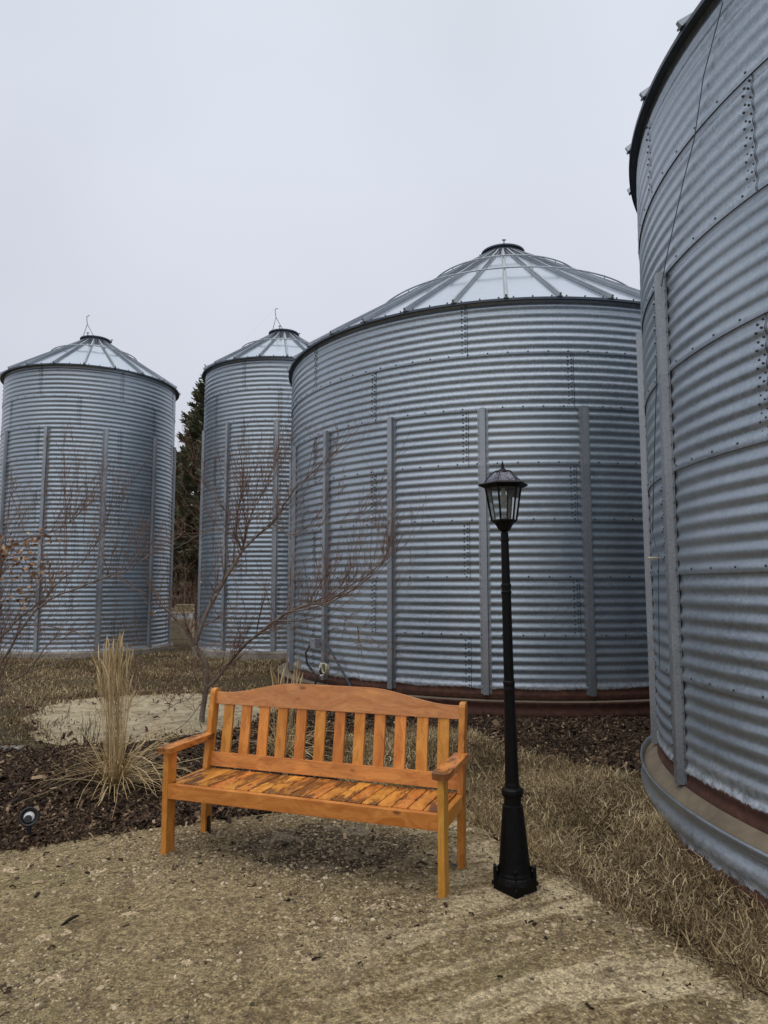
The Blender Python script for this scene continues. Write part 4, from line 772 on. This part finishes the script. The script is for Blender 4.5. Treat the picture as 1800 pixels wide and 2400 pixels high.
# ---------------------------------------------------------------- background between the bins
def spruce(x, y, h, rw, label, seed):
    r = np.random.default_rng(seed); rt = tag(empty('spruce_tree', (x, y, .1)), label, 'tree', 'evergreens behind the bins'); mb = MB()
    mb.tube([(0, 0, -.2), (.02, 0, h * .5), (0, 0, h * .98)], [.19, .11, .02], 8); mb.build('trunk', M['dark_bark'], rt)
    mb = MB()
    for k in range(330):
        f = r.uniform(.03, .985); zc = h * f; a = r.uniform(0, 6.28); L = rw * (1 - f) ** .75 * r.uniform(.6, 1.12) + .12; d = np.array([math.cos(a), math.sin(a), 0]); s_ = np.array([-d[1], d[0], 0])
        up = .55 * f - .15 + r.normal(0, .12); n = int(26 + 60 * L); u = r.uniform(.1, 1, n) ** .7; base = d * (u * L)[:, None] + np.array([0, 0, 1]) * (zc + u * L * up + .12 * u * u * L)[:, None]
        off = r.normal(0, .13, n) * L * (1.05 - u); base += s_ * off[:, None]; base[:, 2] += r.normal(0, .05, n)
        dr = d * .6 + s_ * np.sign(off)[:, None] * .5 + np.array([0, 0, .15 + .35 * f]) + r.normal(0, .25, (n, 3)); dr /= np.linalg.norm(dr, axis=1)[:, None]; nn = np.cross(dr, r.normal(0, 1, (n, 3))); nn /= np.linalg.norm(nn, axis=1)[:, None]
        sz = r.uniform(.12, .26, n)[:, None]; V = np.stack([base - nn * sz * .16, base + nn * sz * .16, base + dr * sz + nn * .02, base + dr * sz - nn * .02], 1).reshape(-1, 3)
        mb.add(V, np.array([[0, 1, 2, 3]]) + (np.arange(n) * 4)[:, None], 0, np.repeat(np.clip(r.beta(2, 2, n) * .6 + .35 * f + (.0 if r.random() < .75 else -.2), 0, 1), 4))
    mb.build('crown', M['needle'], rt, tint=True)
M['needle'] = tinted('spruce_needles', [(0, (.20, .125, .065)), (.3, (.14, .12, .065)), (.6, (.11, .13, .075)), (1, (.17, .205, .125))], .8)
p = at(492, 1362, 26); spruce(p.x, p.y, 9.5, 2.6, 'dark spruce standing between the two slim bins', 41)
p = at(452, 1362, 31); spruce(p.x - .3, p.y, 7.4, 2.2, 'shorter spruce behind the gap between the slim bins', 42)
def brush(px, D, n, h, label, seed):
    p = at(px, 1450, D); org = (p.x, p.y, .1); rt = tag(empty('bare_bush', org), label, 'shrub'); w_ = Woody(seed, org)
    for k in range(n): w_.grow(np.array(org) + np.array([w_.r.normal(0, .5), w_.r.normal(0, .3), 0]), np.array([0, 0, 1.]), h * w_.r.uniform(.5, 1.1), .011, 2, .5, .45)
    w_.tw.build('crown', M['twig'], rt)
brush(452, 24, 46, 2.4, 'reddish bare bush at the foot of the spruce', 43)
def far_things():
    p = at(424, 1450, 20); q = tag(empty('storage_tote', (p.x, p.y, p.z)), 'white tote standing in the gap between the slim bins', 'tote'); mb = MB(); mb.box((0, 0, .075), (.56, .45, .15)); q_ = mb.build('tub', M['white'], q, bevel=.02)
    mb = MB(); mb.box((0, 0, .162), (.60, .49, .022)); mb.build('lid', M['white'], q, bevel=.006)
    W = plain('raw_lumber', (.40, .30, .165), .85, 0, .3, 12); q = tag(empty('lumber_stack', (p.x + .02, p.y, p.z + .174)), 'short stack of tan boards lying on the white tote', 'lumber'); r = random.Random(3)
    for k in range(4):
        mb = MB(); mb.box((r.uniform(-.03, .03) + (.0 if k < 2 else .06), 0, .028 + .056 * k), (.62 if k < 2 else .46, .3, .052)); mb.build('board', W, q, bevel=.004)
    mb = MB(); mb.box((p.x + .0, p.y, p.z / 2), (.62, .55, p.z - .006)); o = mb.build('stone_block', plain('rough_tan_stone', (.46, .36, .235), .95, 0, .45, 9, .8, .02), bevel=.03); tag(o, 'tan stone block under the white tote', 'stone block')
    x, y = gnd(18, 1765, .13); mb = MB(); mb.box((-.06, 0, .0), (.36, .16, .06), Matrix.Rotation(.12, 4, 'Z')); o = mb.build('edging_stone', plain('grey_stone', (.13, .13, .12), .9, 0, .3, 14), bevel=.02, loc=(x, y, float(HG(x, y)))); tag(o, 'grey edging stone between mulch and path at the left edge', 'stone')
far_things()
